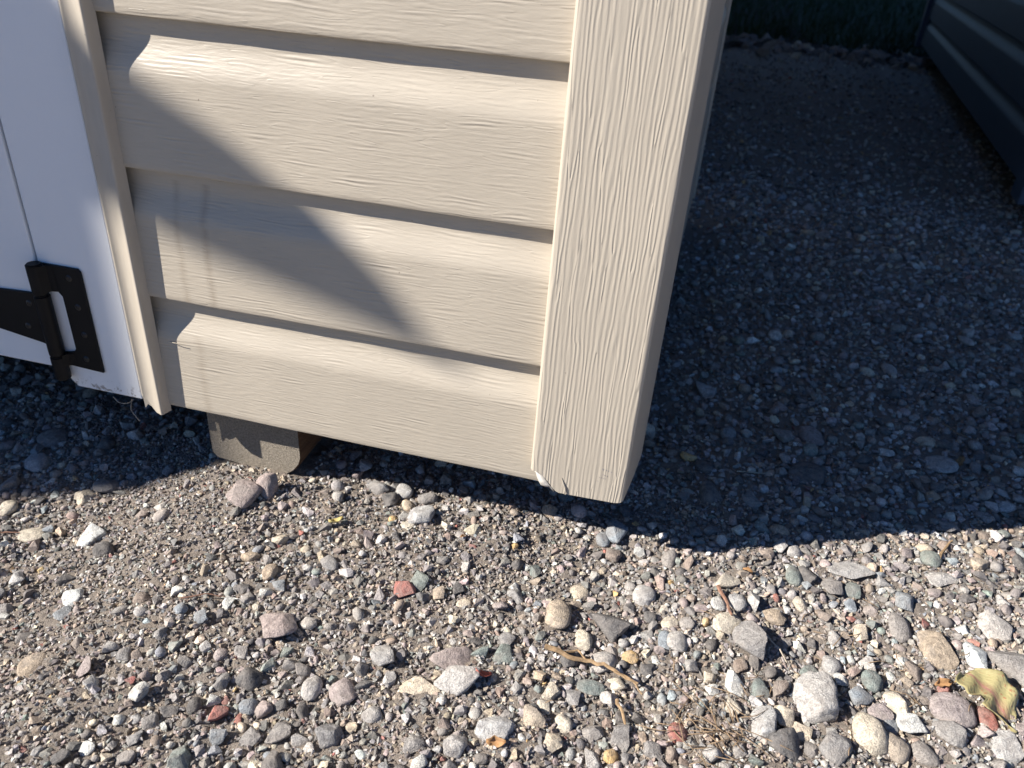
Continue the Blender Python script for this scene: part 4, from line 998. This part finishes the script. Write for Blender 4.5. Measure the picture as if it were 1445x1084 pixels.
link('side_shoot', twig('side_shoot', [(868, 948), (893, 962), (906, 980)], 0.0012, m_twig, '', 0.012), m_twig, tw)
link('side_shoot', twig('side_shoot', [(795, 921), (815, 917), (826, 930)], 0.0013, m_twig, '', 0.012), m_twig, tw)
twig_obj('twig', [(1014, 828), (1023, 845), (1033, 868)], 0.0021, m_redtwig, 'short reddish twig between pale pebbles near the shadow edge', lift=0.008)
twig_obj('twig', [(870, 988), (878, 1005), (883, 1030)], 0.0017, m_twig, 'short straight pale twig below the forked twig', lift=0.007)
twig_obj('twig', [(1325, 788), (1336, 770), (1344, 763)], 0.0018, m_twig, 'dark splinter of wood at the shadow edge far right', lift=0.009)
twig_obj('twig', [(1078, 895), (1100, 915), (1110, 935)], 0.0009, m_fibre, 'thin pale stem right of the blocky rough grey stone', lift=0.010)
twig_obj('twig', [(1040, 665), (1078, 668), (1092, 663)], 0.0008, m_fibre, 'thin pale stem in the shade right of the post', lift=0.006)
twig_obj('twig', [(1330, 598), (1352, 612), (1375, 622)], 0.0010, m_straw, 'grass stem in the shade between the sheds', lift=0.006)
twig_obj('twig', [(255, 845), (290, 838), (318, 842)], 0.0008, m_redtwig, 'thin dark red stem beside the bright white broken stone', lift=0.006)
twig_obj('twig', [(0, 752), (14, 751), (28, 752)], 0.0009, m_redtwig, 'thin reddish stem left of the flat cream oval pebble', lift=0.006)
# heap of dry needles
VV, FF = [], []; base = 0
for k in range(80):
    if k < 46: cu, cv, L_ = random.gauss(1008, 34), random.gauss(1025, 30), random.uniform(0.012, 0.04)
    else: cu, cv, L_ = random.gauss(1180, 180), random.gauss(950, 60), random.uniform(0.008, 0.025)
    if cu > 1440 or cv > 1084: continue
    p = hit(cu, cv, 2, -0.084); g0 = float(gz(p[0], p[1])); p = hit(cu, cv, 2, g0 + random.uniform(0.004, 0.010))
    an = random.uniform(-0.4, 3.0); dz = random.gauss(0, 0.12)
    d = np.array([math.cos(an), math.sin(an), dz]) * L_ / 2; bend = np.array([-d[1], d[0], 0]) * random.gauss(0, 0.25)
    me = tube_mesh('n', [p - d, p + bend, p + d], [0.0004, 0.00045, 0.00025], 4)
    VV += [tuple(v.co) for v in me.vertices]; FF += [tuple(i + base for i in f.vertices) for f in me.polygons]; base = len(VV); bpy.data.meshes.remove(me)
tag(link('dry_needles', mesh_of('dry_needles', VV, FF, True), m_straw), 'scatter of dry brown pine needles on the gravel', 'needles', kind='stuff')

# fibres and cobweb scraps hanging at the bottom of the jamb and trim
def fibre(pts, r, label):
    P = []
    for (u, v, y) in pts: P.append(hit(u, v, 1, y))
    Q_ = []
    n = len(P)
    for i in range(n - 1):
        p0, p1, p2, p3 = P[max(i - 1, 0)], P[i], P[i + 1], P[min(i + 2, n - 1)]
        for t in np.linspace(0, 1, 5)[:-1]:
            Q_.append(0.5 * ((2 * p1) + (-p0 + p2) * t + (2 * p0 - 5 * p1 + 4 * p2 - p3) * t * t + (-p0 + 3 * p1 - 3 * p2 + p3) * t ** 3))
    Q_.append(P[-1])
    o = link('dry_grass_strand', tube_mesh('dry_grass_strand', Q_, [r] * len(Q_), 5), m_fibre); tag(o, label, 'strand')
fibre([(160, 560, 0.006), (168, 568, 0.004), (180, 569, 0.004), (188, 564, 0.010)], 0.00045, 'thin curled strand looping under the white jamb bottom')
fibre([(186, 563, 0.010), (185, 578, 0.004), (192, 588, 0.003), (197, 594, 0.002)], 0.00045, 'thin strand dangling down below the jamb and trim')
fibre([(220, 453, 0.003), (229, 470, 0.0035), (238, 481, 0.002), (246, 484, -0.002), (253, 485, -0.003)], 0.00035, 'fine pale strand stuck on the siding beside the trim')

# litter at the edge of the lawn, deep in the shade
S = np.column_stack([rng.uniform(0.0, 1.5, 260), 4.3 + rng.normal(0, 0.16, 260), rng.uniform(0.012, 0.04, 260)])
pile('leaf_litter', [(ang, False, np.ones(260, bool))], S, rng.choice([3, 11, 0, 4, 1], 260, p=[0.06, 0.42, 0.06, 0.02, 0.44]), 0.3, 0.5, 'brown litter and clods along the edge of the shaded lawn')['category'] = 'litter'
